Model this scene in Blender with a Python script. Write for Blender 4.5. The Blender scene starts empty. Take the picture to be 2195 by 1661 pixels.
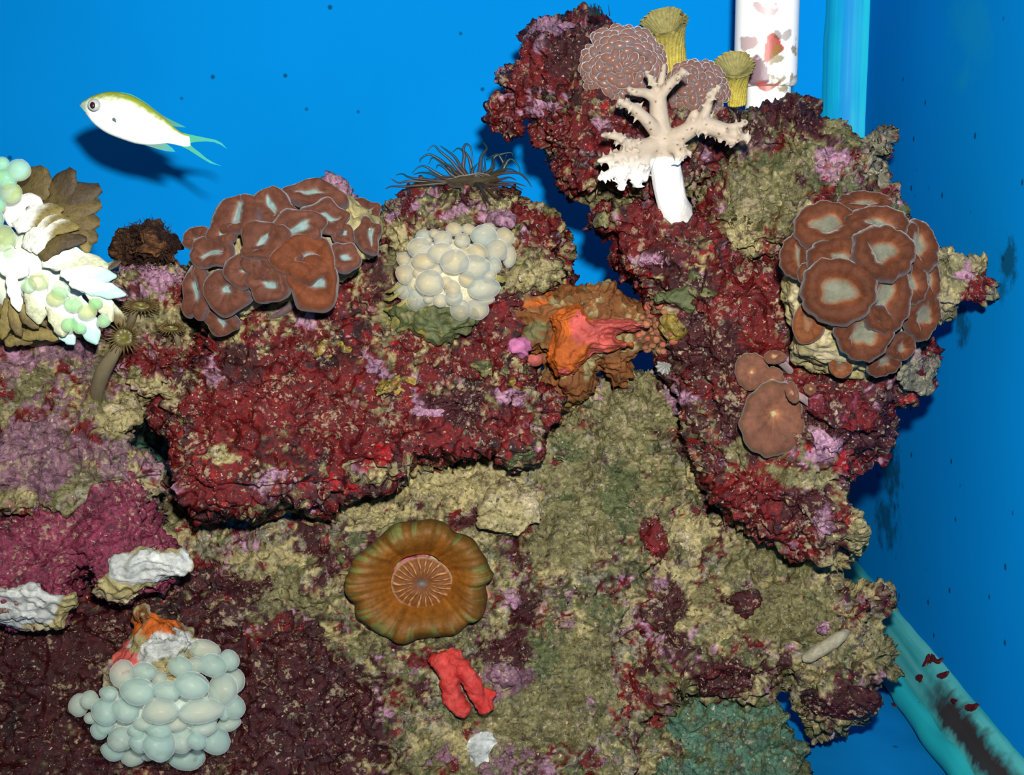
import bpy, bmesh, math, random
import numpy as np
from mathutils import Vector, Matrix
from mathutils.bvhtree import BVHTree

scene = bpy.context.scene
COL = scene.collection

# ---------------------------------------------------------------- camera, world, flash, exposure
FPX = 3000.0                       # focal length in pixels of the 2195 x 1661 frame
CXP, CYP = 1097.5, 830.5
PITCH = math.radians(9.4)          # looking slightly down into the tank
CAMZ = 0.395                       # height above the tank floor, metres
cam_d = bpy.data.cameras.new('camera')
cam_d.sensor_fit = 'HORIZONTAL'
cam_d.sensor_width = 36.0
cam_d.lens = FPX / 2195.0 * 36.0
cam_d.clip_start = 0.02
cam = bpy.data.objects.new('camera', cam_d)
COL.objects.link(cam)
cam.location = (0, 0, CAMZ)
cam.rotation_euler = (math.radians(90) - PITCH, 0, 0)
scene.camera = cam

world = bpy.data.worlds.new('world')
scene.world = world
world.use_nodes = True
wb = world.node_tree.nodes['Background']
wb.inputs['Color'].default_value = (0.80, 0.92, 1.0, 1)
wb.inputs['Strength'].default_value = 0.16

# the camera's own flash, a hand's breadth above the lens
fl_d = bpy.data.lights.new('camera_flash', 'SPOT')
fl_d.energy = 84.0
fl_d.color = (1.0, 0.97, 0.92)
fl_d.shadow_soft_size = 0.013
fl_d.spot_size = math.radians(98)
fl_d.spot_blend = 1.0
fl = bpy.data.objects.new('camera_flash', fl_d)
COL.objects.link(fl)
fl.location = (0.022, 0.0, CAMZ + 0.085)
_dir = Vector((0.03, 1.0, -0.09))
fl.rotation_euler = _dir.to_track_quat('-Z', 'Y').to_euler()

vs = scene.view_settings
scene.display_settings.display_device = 'sRGB'
vs.view_transform = 'Standard'
vs.look = 'None'
vs.gamma = 1.0
vs.use_curve_mapping = False
vs.exposure = 0.0

# ---------------------------------------------------------------- helpers: pixels to points
_F = np.array([0, math.cos(PITCH), -math.sin(PITCH)])
_U = np.array([0, math.sin(PITCH), math.cos(PITCH)])
_R = np.array([1.0, 0, 0])
_C = np.array([0, 0, CAMZ])


def ray(px, py):
    px = np.asarray(px, float)[..., None]
    py = np.asarray(py, float)[..., None]
    return _F + _R * (px - CXP) / FPX - _U * (py - CYP) / FPX


def W(px, py, y):
    """the point on the pixel's line of sight that lies y metres into the tank"""
    d = ray(px, py)
    t = np.asarray(y, float) / d[..., 1]
    return _C + d * t[..., None]


def to_px(P):
    q = np.asarray(P) - _C
    z = q @ _F
    return CXP + FPX * (q @ _R) / z, CYP - FPX * (q @ _U) / z


def V(px, py, y):
    return Vector(W(px, py, y).tolist())


# ---------------------------------------------------------------- helpers: noise
def _hash(ix, iy, iz, seed):
    h = (ix.astype(np.uint32) * np.uint32(374761393) + iy.astype(np.uint32) * np.uint32(668265263)
         + iz.astype(np.uint32) * np.uint32(2147483647) + np.uint32((seed * 1274126177) & 0xffffffff))
    h = (h ^ (h >> np.uint32(13))) * np.uint32(1274126177)
    h = (h ^ (h >> np.uint32(16))) * np.uint32(2246822519)
    return (h ^ (h >> np.uint32(15)))


def _h01(ix, iy, iz, seed):
    return _hash(ix, iy, iz, seed).astype(np.float32) * np.float32(1 / 4294967295.0)


def vnoise(P, freq, seed=0):
    Q = (np.asarray(P, np.float32) * np.float32(freq)) + np.float32(1000.5 + 17.3 * (seed % 13))
    I = np.floor(Q)
    f = Q - I
    I = I.astype(np.int64)
    f = f * f * f * (f * (f * 6 - 15) + 10)
    x, y, z = I[:, 0], I[:, 1], I[:, 2]
    fx, fy, fz = f[:, 0], f[:, 1], f[:, 2]
    r = 0
    for dz in (0, 1):
        for dy in (0, 1):
            a = _h01(x, y + dy, z + dz, seed)
            b = _h01(x + 1, y + dy, z + dz, seed)
            v = a + (b - a) * fx
            r = r + v * (fy if dy else 1 - fy) * (fz if dz else 1 - fz)
    return r * 2 - 1


def fbm(P, freq, octv=3, seed=0, gain=0.5):
    r, a, s = 0, 1.0, 0
    for o in range(octv):
        r = r + a * vnoise(P, freq * 2.03 ** o, seed + 7 * o)
        s += a
        a *= gain
    return r / s * 1.6


def worley(P, freq, seed=0):
    Q = np.asarray(P, np.float32) * np.float32(freq) + np.float32(500.0)
    I = np.floor(Q).astype(np.int64)
    best = np.full(len(Q), 9.0, np.float32)
    for dx in (-1, 0, 1):
        for dy in (-1, 0, 1):
            for dz in (-1, 0, 1):
                c = I + np.array([dx, dy, dz])
                h = _hash(c[:, 0], c[:, 1], c[:, 2], seed)
                jx = (h & np.uint32(1023)).astype(np.float32) / 1023
                jy = ((h >> np.uint32(10)) & np.uint32(1023)).astype(np.float32) / 1023
                jz = ((h >> np.uint32(20)) & np.uint32(1023)).astype(np.float32) / 1023
                d = (c[:, 0] + jx - Q[:, 0]) ** 2 + (c[:, 1] + jy - Q[:, 1]) ** 2 + (c[:, 2] + jz - Q[:, 2]) ** 2
                best = np.minimum(best, d)
    return np.sqrt(best)


# ---------------------------------------------------------------- helpers: colours and materials
def lin(r, g, b):
    out = []
    for c in (r, g, b):
        c /= 255.0
        out.append(c / 12.92 if c <= 0.04045 else ((c + 0.055) / 1.055) ** 2.4)
    return np.array(out)


def alb(r, g, b, k=0.42):
    """surface colour of something that the flash shows as sRGB r, g, b"""
    return np.clip(lin(r, g, b) * k, 0.0015, 0.85)


MATS = {}


def material(name, rough=0.5, bump=0.0, bscale=600.0, vary=0.0, vscale=300.0, sss=0.0, sss_r=(1, 1, 1),
             sss_d=0.004, sheen=0.0, spec=0.5, color=None, clear=0.0, coat=0.0, speck=0.0, trans=0.0):
    if name in MATS:
        return MATS[name]
    m = bpy.data.materials.new(name)
    m.use_nodes = True
    nt = m.node_tree
    N, L = nt.nodes, nt.links
    b = N['Principled BSDF']
    b.inputs['Roughness'].default_value = rough
    b.inputs['Specular IOR Level'].default_value = spec
    if color is None:
        a = N.new('ShaderNodeAttribute')
        a.attribute_name = 'Col'
        csock = a.outputs['Color']
    else:
        rgb = N.new('ShaderNodeRGB')
        rgb.outputs[0].default_value = (*[float(c) for c in color], 1)
        csock = rgb.outputs[0]
    tc = N.new('ShaderNodeTexCoord')
    if vary > 0:
        n = N.new('ShaderNodeTexNoise')
        n.inputs['Scale'].default_value = vscale
        n.inputs['Detail'].default_value = 4
        n.inputs['Roughness'].default_value = 0.65
        L.new(tc.outputs['Object'], n.inputs['Vector'])
        mr = N.new('ShaderNodeMapRange')
        mr.inputs['From Min'].default_value = 0.3
        mr.inputs['From Max'].default_value = 0.7
        mr.inputs['To Min'].default_value = 1 - vary
        mr.inputs['To Max'].default_value = 1 + vary
        L.new(n.outputs['Fac'], mr.inputs['Value'])
        mx = N.new('ShaderNodeMix')
        mx.data_type = 'RGBA'
        mx.blend_type = 'MULTIPLY'
        mx.inputs['Factor'].default_value = 1
        L.new(csock, mx.inputs['A'])
        L.new(mr.outputs['Result'], mx.inputs['B'])
        csock = mx.outputs['Result']
    if speck > 0:
        dn = N.new('ShaderNodeTexNoise')
        dn.inputs['Scale'].default_value = 350
        dn.inputs['Detail'].default_value = 3
        L.new(tc.outputs['Object'], dn.inputs['Vector'])
        dm = N.new('ShaderNodeVectorMath')
        dm.operation = 'MULTIPLY_ADD'
        L.new(dn.outputs['Color'], dm.inputs[0])
        dm.inputs[1].default_value = (0.006, 0.006, 0.006)
        L.new(tc.outputs['Object'], dm.inputs[2])
        for sc_, colr, thr in ((210.0, (0.36, 0.30, 0.20), 0.24), (410.0, (0.42, 0.38, 0.34), 0.22), (300.0, (0.012, 0.006, 0.006), 0.34)):
            vo = N.new('ShaderNodeTexVoronoi')
            vo.inputs['Scale'].default_value = sc_
            L.new(dm.outputs[0], vo.inputs['Vector'])
            sep = N.new('ShaderNodeSeparateColor')
            L.new(vo.outputs['Color'], sep.inputs[0])
            g = N.new('ShaderNodeMath')
            g.operation = 'MULTIPLY'
            g.inputs[1].default_value = thr
            pw = N.new('ShaderNodeMath')
            pw.operation = 'POWER'
            pw.inputs[1].default_value = 2.2
            L.new(sep.outputs[0], pw.inputs[0])
            L.new(pw.outputs[0], g.inputs[0])
            mr = N.new('ShaderNodeMath')
            mr.operation = 'SUBTRACT'
            L.new(g.outputs[0], mr.inputs[0])
            L.new(vo.outputs['Distance'], mr.inputs[1])
            mr2 = N.new('ShaderNodeMapRange')
            mr2.inputs['From Min'].default_value = -0.04
            mr2.inputs['From Max'].default_value = 0.08
            mr2.inputs['To Max'].default_value = speck
            L.new(mr.outputs[0], mr2.inputs['Value'])
            mx = N.new('ShaderNodeMix')
            mx.data_type = 'RGBA'
            L.new(mr2.outputs['Result'], mx.inputs['Factor'])
            L.new(csock, mx.inputs['A'])
            mx.inputs['B'].default_value = (*colr, 1)
            csock = mx.outputs['Result']
    if speck > 0:
        for sc_, colr, lo_, hi_, am in ((250.0, (0.26, 0.21, 0.13), 0.575, 0.65, 0.8), (330.0, (0.34, 0.22, 0.26), 0.63, 0.71, 0.32), (210.0, (0.016, 0.006, 0.008), 0.565, 0.65, 0.85)):
            nn = N.new('ShaderNodeTexNoise')
            nn.inputs['Scale'].default_value = sc_
            nn.inputs['Detail'].default_value = 5
            nn.inputs['Roughness'].default_value = 0.68
            of = N.new('ShaderNodeVectorMath')
            of.operation = 'ADD'
            of.inputs[1].default_value = (sc_, sc_ * 0.37, 1.0)
            L.new(tc.outputs['Object'], of.inputs[0])
            L.new(of.outputs[0], nn.inputs['Vector'])
            mr2 = N.new('ShaderNodeMapRange')
            mr2.inputs['From Min'].default_value = lo_
            mr2.inputs['From Max'].default_value = hi_
            mr2.inputs['To Max'].default_value = speck * am
            lowf = N.new('ShaderNodeTexNoise')
            lowf.inputs['Scale'].default_value = 34 + sc_ * 0.05
            lowf.inputs['Detail'].default_value = 2
            L.new(of.outputs[0], lowf.inputs['Vector'])
            ma = N.new('ShaderNodeMath')
            ma.operation = 'MULTIPLY_ADD'
            L.new(lowf.outputs['Fac'], ma.inputs[0])
            ma.inputs[1].default_value = 0.45
            L.new(nn.outputs['Fac'], ma.inputs[2])
            mb = N.new('ShaderNodeMath')
            mb.operation = 'SUBTRACT'
            mb.inputs[1].default_value = 0.225
            L.new(ma.outputs[0], mb.inputs[0])
            L.new(mb.outputs[0], mr2.inputs['Value'])
            mx = N.new('ShaderNodeMix')
            mx.data_type = 'RGBA'
            L.new(mr2.outputs['Result'], mx.inputs['Factor'])
            L.new(csock, mx.inputs['A'])
            mx.inputs['B'].default_value = (*colr, 1)
            csock = mx.outputs['Result']
    L.new(csock, b.inputs['Base Color'])
    if sss > 0:
        b.inputs['Subsurface Weight'].default_value = sss
        b.inputs['Subsurface Radius'].default_value = sss_r
        b.inputs['Subsurface Scale'].default_value = sss_d
    if sheen > 0:
        b.inputs['Sheen Weight'].default_value = sheen
        b.inputs['Sheen Roughness'].default_value = 0.35
    if coat > 0:
        b.inputs['Coat Weight'].default_value = coat
        b.inputs['Coat Roughness'].default_value = 0.15
    if bump > 0:
        n = N.new('ShaderNodeTexNoise')
        n.inputs['Scale'].default_value = bscale
        n.inputs['Detail'].default_value = 5
        n.inputs['Roughness'].default_value = 0.7
        L.new(tc.outputs['Object'], n.inputs['Vector'])
        bp = N.new('ShaderNodeBump')
        bp.inputs['Strength'].default_value = bump
        bp.inputs['Distance'].default_value = 0.0012
        L.new(n.outputs['Fac'], bp.inputs['Height'])
        L.new(bp.outputs['Normal'], b.inputs['Normal'])
    if clear > 0:
        t = N.new('ShaderNodeBsdfTransparent')
        ms = N.new('ShaderNodeMixShader')
        ms.inputs[0].default_value = clear
        out = N['Material Output']
        L.new(b.outputs[0], ms.inputs[1])
        L.new(t.outputs[0], ms.inputs[2])
        L.new(ms.outputs[0], out.inputs['Surface'])
    MATS[name] = m
    return m


# ---------------------------------------------------------------- helpers: meshes and things
def mesh_np(name, verts, faces, cols=None, smooth=True):
    me = bpy.data.meshes.new(name)
    me.from_pydata(np.asarray(verts, float).tolist(), [], [tuple(int(i) for i in f) for f in faces])
    if cols is not None:
        set_col(me, cols)
    if smooth:
        me.polygons.foreach_set('use_smooth', np.ones(len(me.polygons), bool))
    me.update()
    return me


def set_col(me, cols):
    a = me.color_attributes.new('Col', 'FLOAT_COLOR', 'POINT')
    c = np.ones((len(me.vertices), 4), np.float32)
    c[:, :3] = cols
    a.data.foreach_set('color', c.ravel())


def obj(name, me, mat=None, parent=None, loc=None):
    o = bpy.data.objects.new(name, me)
    COL.objects.link(o)
    if mat is not None:
        me.materials.clear()
        me.materials.append(mat)
    if parent is not None:
        o.parent = parent
        o.matrix_parent_inverse = world_of(parent).inverted()
    return o


def world_of(o):
    m = o.matrix_basis.copy()
    if o.parent is not None:
        m = world_of(o.parent) @ o.matrix_parent_inverse @ m
    return m


def tag(o, label=None, cat=None, group=None, kind=None):
    if label:
        o['label'] = label
    if cat:
        o['category'] = cat
    if group:
        o['group'] = group
    if kind:
        o['kind'] = kind
    return o


def thing(name, label, cat, loc, group=None):
    o = bpy.data.objects.new(name, None)
    COL.objects.link(o)
    o.empty_display_size = 0.01
    o.location = loc
    return tag(o, label, cat, group)


def verts_of(me):
    v = np.empty(len(me.vertices) * 3, np.float32)
    me.vertices.foreach_get('co', v)
    return v.reshape(-1, 3)


def normals_of(me):
    v = np.empty(len(me.vertices) * 3, np.float32)
    me.vertices.foreach_get('normal', v)
    return v.reshape(-1, 3)


def remesh(me, voxel):
    """one closed skin around everything in the mesh"""
    o = bpy.data.objects.new('tmp', me)
    COL.objects.link(o)
    md = o.modifiers.new('r', 'REMESH')
    md.mode = 'VOXEL'
    md.voxel_size = voxel
    md.use_smooth_shade = True
    dg = bpy.context.evaluated_depsgraph_get()
    out = bpy.data.meshes.new_from_object(o.evaluated_get(dg))
    COL.objects.unlink(o)
    bpy.data.objects.remove(o)
    return out


def smooth_mesh(me, it=1, f=0.5):
    bm = bmesh.new()
    bm.from_mesh(me)
    for _ in range(it):
        bmesh.ops.smooth_vert(bm, verts=bm.verts, factor=f, use_axis_x=True, use_axis_y=True, use_axis_z=True)
    bm.to_mesh(me)
    bm.free()
    me.update()


def resample(pts, step):
    pts = np.asarray(pts, float)
    out = []
    n = len(pts)
    for i in range(n):
        a, b = pts[i], pts[(i + 1) % n]
        k = max(1, int(np.hypot(*(b - a)) / step))
        for j in range(k):
            out.append(a + (b - a) * j / k)
    return np.array(out)


def inside(poly, x, y):
    r = np.zeros(x.shape, bool)
    n = len(poly)
    for i in range(n):
        x1, y1 = poly[i]
        x2, y2 = poly[(i + 1) % n]
        c = ((y1 > y) != (y2 > y))
        with np.errstate(divide='ignore', invalid='ignore'):
            xi = (x2 - x1) * (y - y1) / (y2 - y1 + 1e-12) + x1
        r ^= c & (x < xi)
    return r


def edge_dist(poly, x, y):
    """distance to the outline and the nearest point on it"""
    best = np.full(x.shape, 1e9)
    nx, ny = np.zeros(x.shape), np.zeros(x.shape)
    n = len(poly)
    for i in range(n):
        ax, ay = poly[i]
        bx, by = poly[(i + 1) % n]
        ex, ey = bx - ax, by - ay
        t = np.clip(((x - ax) * ex + (y - ay) * ey) / (ex * ex + ey * ey + 1e-12), 0, 1)
        qx, qy = ax + t * ex, ay + t * ey
        d = np.hypot(x - qx, y - qy)
        m = d < best
        best = np.where(m, d, best)
        nx = np.where(m, qx, nx)
        ny = np.where(m, qy, ny)
    return best, nx, ny


def slab(poly, ymid, gx, gy, front, back, width, relief=(), step=9.0):
    """a closed, rounded solid with the given outline (pixels), its middle at depth ymid"""
    poly = np.asarray(poly, float)
    x0, y0 = poly.min(0) - step
    x1, y1 = poly.max(0) + step
    gxs = np.arange(x0, x1 + step, step)
    gys = np.arange(y0, y1 + step, step)
    X, Y = np.meshgrid(gxs, gys)
    cx, cy = X[:-1, :-1] + step / 2, Y[:-1, :-1] + step / 2
    cell = inside(poly, cx, cy)
    used = np.zeros(X.shape, bool)
    bnd = np.zeros(X.shape, int)
    for dy in (0, 1):
        for dx in (0, 1):
            used[dy:dy + cell.shape[0], dx:dx + cell.shape[1]] |= cell
            bnd[dy:dy + cell.shape[0], dx:dx + cell.shape[1]] += cell
    d, nx, ny = edge_dist(poly, X, Y)
    edge = used & (bnd < 4)
    ok = edge & (d < step * 1.2)
    X = np.where(ok, nx, X)
    Y = np.where(ok, ny, Y)
    d = np.where(edge, 0, d)
    c = poly.mean(0)
    t = np.clip(d / width, 0, 1)
    h = np.sqrt(1 - (1 - t) ** 2)
    ym = ymid + gx * (X - c[0]) / 1000.0 + gy * (Y - c[1]) / 1000.0
    rel = np.zeros(X.shape)
    for (bx, by, rx, ry, amp) in relief:
        q = ((X - bx) / rx) ** 2 + ((Y - by) / ry) ** 2
        rel += amp * np.exp(-q * 1.5)
    yf = ym - h * (front + rel)
    yb = ym + h * back
    idx = np.full(X.shape, -1)
    idx[used] = np.arange(used.sum())
    n = used.sum()
    Pf = W(X[used], Y[used], yf[used])
    Pb = W(X[used], Y[used], yb[used])
    verts = np.concatenate([Pf, Pb])
    bidx = np.where(edge[used], np.arange(n), np.arange(n) + n)
    faces = []
    H, Wd = cell.shape
    for j in range(H):
        for i in range(Wd):
            if cell[j, i]:
                a, b_, c_, e = idx[j, i], idx[j, i + 1], idx[j + 1, i + 1], idx[j + 1, i]
                faces.append((e, c_, b_, a))
                faces.append((bidx[a], bidx[b_], bidx[c_], bidx[e]))
    return verts, faces


# colour kinds of the encrusted rock
K_ = 0.42
CLS = {
    'red': alb(116, 7, 13), 'scarlet': alb(166, 14, 20), 'maroon': alb(70, 14, 19), 'pink': alb(198, 146, 174),
    'rose': alb(190, 96, 110), 'olive': alb(136, 130, 84), 'tan': alb(190, 176, 120), 'green': alb(100, 108, 64),
    'magenta': alb(146, 56, 84), 'mauve': alb(150, 108, 124), 'grey': alb(150, 146, 120), 'orange': alb(226, 112, 34),
    'yellow': alb(176, 150, 62), 'cream': alb(206, 190, 150), 'white': alb(222, 226, 218), 'brown': alb(112, 74, 46),
    'dark': alb(44, 20, 20), 'salmon': alb(232, 104, 92), 'teal': alb(84, 128, 104), 'rust': alb(150, 92, 44),
}
ORDER = list(CLS)
BLOBS = []          # (px, py, rx, ry, kind, weight)


def patch_colour(P, base, seed, sharp=22.0, blobs=True):
    px, py = to_px(P)
    w1 = fbm(P, 45, 2, seed + 90) * 26
    w2 = fbm(P, 45, 2, seed + 91) * 26
    px, py = px + w1, py + w2
    S = np.full((len(P), len(ORDER)), -9.0, np.float32)
    for k, w in base.items():
        S[:, ORDER.index(k)] = w
    if blobs is not False:
        for (bx, by, rx, ry, k, w) in (BLOBS if blobs is True else blobs):
            q = ((px - bx) / rx) ** 2 + ((py - by) / ry) ** 2
            g = 0.95 * w * np.exp(-np.minimum(q, 20) ** 1.3)
            i = ORDER.index(k)
            S[:, i] = np.where(q < 6, np.maximum(S[:, i], -0.6) + g, S[:, i])
    for i, k in enumerate(ORDER):
        if S[:, i].max() > -5:
            S[:, i] += (0.92 * fbm(P, 58, 4, seed + 31 * i + 5, 0.72) + 0.40 * vnoise(P, 290, seed + i)) * (1.0 if blobs is True else 0.5)
    S = (S - S.max(1, keepdims=True)) * sharp
    E = np.exp(S)
    E /= E.sum(1, keepdims=True)
    C = E @ np.array([CLS[k] for k in ORDER], np.float32)
    # hue drift inside a patch
    v = 1 + 0.30 * fbm(P, 130, 3, seed + 3)[:, None]
    return C * v


ROCKS = []
TREES = []


def roughen(me, seed, big=0.004, mid=0.0032, lump=0.0022, fine=0.0010, step=0.003):
    P = verts_of(me)
    Nn = normals_of(me)
    m = fbm(P, 62, 3, seed + 1)
    d = big * fbm(P, 24, 2, seed) + mid * (0.5 - np.abs(m) * 1.6)
    d += lump * (0.55 - worley(P + 0.004 * np.stack([m, -m, m], 1), 105, seed + 2)) * 1.6
    d += fine * fbm(P, 240, 2, seed + 4)
    wl = worley(P + 0.006 * np.stack([m, m, -m], 1), 34, seed + 70)
    d += lump * 2.6 * (0.55 - wl) - lump * 0.9
    # crusts lie over each other in low steps
    t = fbm(P * np.array([1, 1, 1.5], np.float32), 26, 3, seed + 50, 0.6) * 3.2
    fr = t - np.floor(t)
    st = np.floor(t) + np.clip((fr - 0.82) / 0.18, 0, 1) ** 2
    d += step * (st - t * 0.75)
    # pits
    pit = vnoise(P, 95, seed + 60)
    d -= 0.004 * (step / 0.003) * np.clip((pit - 0.55) / 0.3, 0, 1)
    P = P + Nn * d[:, None]
    P[:, 2] = np.maximum(P[:, 2], 0.0006)          # what reaches the floor rests on it
    me.vertices.foreach_set('co', P.astype(np.float32).ravel())
    me.update()
    return P


def rock(name, label, poly, ymid, base, gx=0, gy=0, front=0.05, back=0.05, width=130, relief=(), seed=1,
         voxel=0.0014, cat='rock', mat=None, extra=(), rough=1.0, parent=None, blobs=True, group=None):
    v, f = slab(poly, ymid, gx, gy, front, back, width, relief)
    for e in extra:
        v2, f2 = slab(*e)
        f = f + [tuple(i + len(v) for i in q) for q in f2]
        v = np.concatenate([v, v2])
    me = mesh_np(name, v, f)
    me2 = remesh(me, voxel)
    bpy.data.meshes.remove(me)
    P = roughen(me2, seed, 0.0075 * rough, 0.0055 * rough, 0.0032 * rough, 0.0017 * rough, 0.0040 * rough)
    set_col(me2, patch_colour(P, base, seed, blobs=blobs))
    me2.polygons.foreach_set('use_smooth', np.ones(len(me2.polygons), bool))
    me2.name = name
    o = obj(name, me2, mat or ROCKMAT, parent)
    if parent is None:
        tag(o, label, cat, group)
    ROCKS.append(o)
    add_tree(me2)
    return o


def add_tree(me):
    n = len(me.polygons)
    v = verts_of(me)
    lo = np.empty(len(me.loops), np.int32)
    me.loops.foreach_get('vertex_index', lo)
    tot = np.empty(n, np.int32)
    me.polygons.foreach_get('loop_total', tot)
    st = np.empty(n, np.int32)
    me.polygons.foreach_get('loop_start', st)
    polys = [lo[s:s + t].tolist() for s, t in zip(st, tot)]
    TREES.append(BVHTree.FromPolygons(v.tolist(), polys))


def hit(px, py, default=0.9):
    """where the line of sight of a pixel meets the reef: point, normal"""
    d = Vector(ray(px, py).tolist()).normalized()
    best = None
    for t in TREES:
        loc, nor, i, dist = t.ray_cast(Vector(_C.tolist()), d, 3.0)
        if loc is not None and (best is None or dist < best[2]):
            best = (loc, nor, dist)
    if best is None:
        return V(px, py, default), Vector((0, -1, 0))
    return best[0], best[1]


def hy(px, py, default=0.9):
    return hit(px, py, default)[0].y


ROCKMAT = material('encrusted_rock', rough=0.24, bump=1.0, bscale=520, vary=0.6, vscale=420, speck=0.8, spec=0.30)
# ---------------------------------------------------------------- the tank
YB, XR = 1.25, 0.304          # back wall, right wall
RB = 0.042                    # radius of the sealant bead


def painted_wall(name, c1, c2, scale, blot=None):
    m = bpy.data.materials.new(name)
    m.use_nodes = True
    nt = m.node_tree
    N, L = nt.nodes, nt.links
    b = N['Principled BSDF']
    b.inputs['Roughness'].default_value = 0.55
    b.inputs['Specular IOR Level'].default_value = 0.0
    tc = N.new('ShaderNodeTexCoord')
    n = N.new('ShaderNodeTexNoise')
    n.inputs['Scale'].default_value = scale
    n.inputs['Detail'].default_value = 3
    L.new(tc.outputs['Object'], n.inputs['Vector'])
    r = N.new('ShaderNodeValToRGB')
    r.color_ramp.elements[0].position = 0.35
    r.color_ramp.elements[1].position = 0.65
    r.color_ramp.elements[0].color = (*c1, 1)
    r.color_ramp.elements[1].color = (*c2, 1)
    L.new(n.outputs['Fac'], r.inputs['Fac'])
    cs = r.outputs['Color']
    # a few dark specks of algae
    vo = N.new('ShaderNodeTexVoronoi')
    vo.inputs['Scale'].default_value = 46
    L.new(tc.outputs['Object'], vo.inputs['Vector'])
    sep = N.new('ShaderNodeSeparateColor')
    L.new(vo.outputs['Color'], sep.inputs[0])
    g = N.new('ShaderNodeMath')
    g.operation = 'GREATER_THAN'
    g.inputs[1].default_value = 0.62
    L.new(sep.outputs[0], g.inputs[0])
    lt = N.new('ShaderNodeMapRange')
    lt.inputs['From Min'].default_value = 0.125
    lt.inputs['From Max'].default_value = 0.07
    L.new(vo.outputs['Distance'], lt.inputs['Value'])
    mu = N.new('ShaderNodeMath')
    mu.operation = 'MULTIPLY'
    L.new(g.outputs[0], mu.inputs[0])
    L.new(lt.outputs['Result'], mu.inputs[1])
    mu2 = N.new('ShaderNodeMath')
    mu2.operation = 'MULTIPLY'
    mu2.inputs[1].default_value = 0.8
    L.new(mu.outputs[0], mu2.inputs[0])
    mx = N.new('ShaderNodeMix')
    mx.data_type = 'RGBA'
    L.new(mu2.outputs[0], mx.inputs['Factor'])
    L.new(cs, mx.inputs['A'])
    mx.inputs['B'].default_value = (0.004, 0.03, 0.06, 1)
    cs = mx.outputs['Result']
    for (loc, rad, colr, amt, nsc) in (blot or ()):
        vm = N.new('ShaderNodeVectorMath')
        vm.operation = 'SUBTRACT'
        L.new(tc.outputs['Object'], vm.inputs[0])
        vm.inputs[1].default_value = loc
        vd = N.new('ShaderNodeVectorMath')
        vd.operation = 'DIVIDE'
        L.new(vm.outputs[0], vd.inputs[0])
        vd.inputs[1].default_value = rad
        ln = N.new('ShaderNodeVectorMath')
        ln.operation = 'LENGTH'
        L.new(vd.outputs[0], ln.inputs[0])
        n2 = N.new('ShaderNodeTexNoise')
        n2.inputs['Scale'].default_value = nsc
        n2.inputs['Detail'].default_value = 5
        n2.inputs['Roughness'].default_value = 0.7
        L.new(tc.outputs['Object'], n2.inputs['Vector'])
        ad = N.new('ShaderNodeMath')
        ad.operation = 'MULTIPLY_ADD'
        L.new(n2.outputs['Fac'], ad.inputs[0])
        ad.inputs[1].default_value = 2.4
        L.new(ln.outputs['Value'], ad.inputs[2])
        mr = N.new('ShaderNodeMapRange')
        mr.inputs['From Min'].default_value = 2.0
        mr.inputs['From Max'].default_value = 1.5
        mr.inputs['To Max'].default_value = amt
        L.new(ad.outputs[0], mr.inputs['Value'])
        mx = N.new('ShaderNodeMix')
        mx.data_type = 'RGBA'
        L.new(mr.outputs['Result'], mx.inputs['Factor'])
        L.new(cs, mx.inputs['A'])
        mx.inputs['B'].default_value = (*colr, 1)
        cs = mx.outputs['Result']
    L.new(cs, b.inputs['Base Color'])
    return m


def quad_wall(name, pts, mat, thick):
    n = (pts[1] - pts[0]).cross(pts[3] - pts[0]).normalized() * thick
    v = [tuple(p) for p in pts] + [tuple(p + n) for p in pts]
    f = [(0, 1, 2, 3), (7, 6, 5, 4), (0, 4, 5, 1), (1, 5, 6, 2), (2, 6, 7, 3), (3, 7, 4, 0)]
    me = mesh_np(name, v, f, smooth=False)
    o = obj(name, me, mat)
    tag(o, kind='structure')
    return o


BL1, BL2 = (0.0010, 0.198, 0.550), (0.0012, 0.212, 0.590)
wall_mat = painted_wall('blue_back_wall', BL1, BL2, 6)


def on_right(px, py):
    d = ray(px, py)
    t = XR / d[0]
    return Vector((_C + d * t).tolist())


algae = (0.004, 0.035, 0.055)
blots = []
for (px, py, ry_, rz_, a) in ((2160, 560, 0.022, 0.020, 0.75), (2062, 690, 0.020, 0.024, 0.7), (1905, 1000, 0.05, 0.04, 0.75),  # second blot darkens the wall where the rock stub's shadow falls
                              (1900, 1120, 0.05, 0.03, 0.7), (2150, 620, 0.012, 0.012, 0.6)):
    p = on_right(px, py)
    blots.append((tuple(p), (0.02, ry_, rz_), algae, a, 70))
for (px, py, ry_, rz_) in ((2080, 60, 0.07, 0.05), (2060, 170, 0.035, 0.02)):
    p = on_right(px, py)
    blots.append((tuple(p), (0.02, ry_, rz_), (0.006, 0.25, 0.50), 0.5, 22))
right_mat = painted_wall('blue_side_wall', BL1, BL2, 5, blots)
floor_mat = painted_wall('blue_tank_floor', (0.002, 0.11, 0.30), (0.003, 0.16, 0.42), 9)

quad_wall('wall_back', [Vector((-1.0, YB, -0.02)), Vector((-1.0, YB, 1.0)), Vector((XR + 0.02, YB, 1.0)), Vector((XR + 0.02, YB, -0.02))], wall_mat, 0.02)
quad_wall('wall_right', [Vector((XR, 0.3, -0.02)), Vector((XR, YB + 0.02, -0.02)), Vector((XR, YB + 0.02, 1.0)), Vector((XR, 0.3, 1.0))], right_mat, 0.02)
quad_wall('floor', [Vector((-1.0, 0.3, 0)), Vector((-1.0, YB + 0.02, 0)), Vector((XR + 0.02, YB + 0.02, 0)), Vector((XR + 0.02, 0.3, 0))], floor_mat, 0.02)


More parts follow.
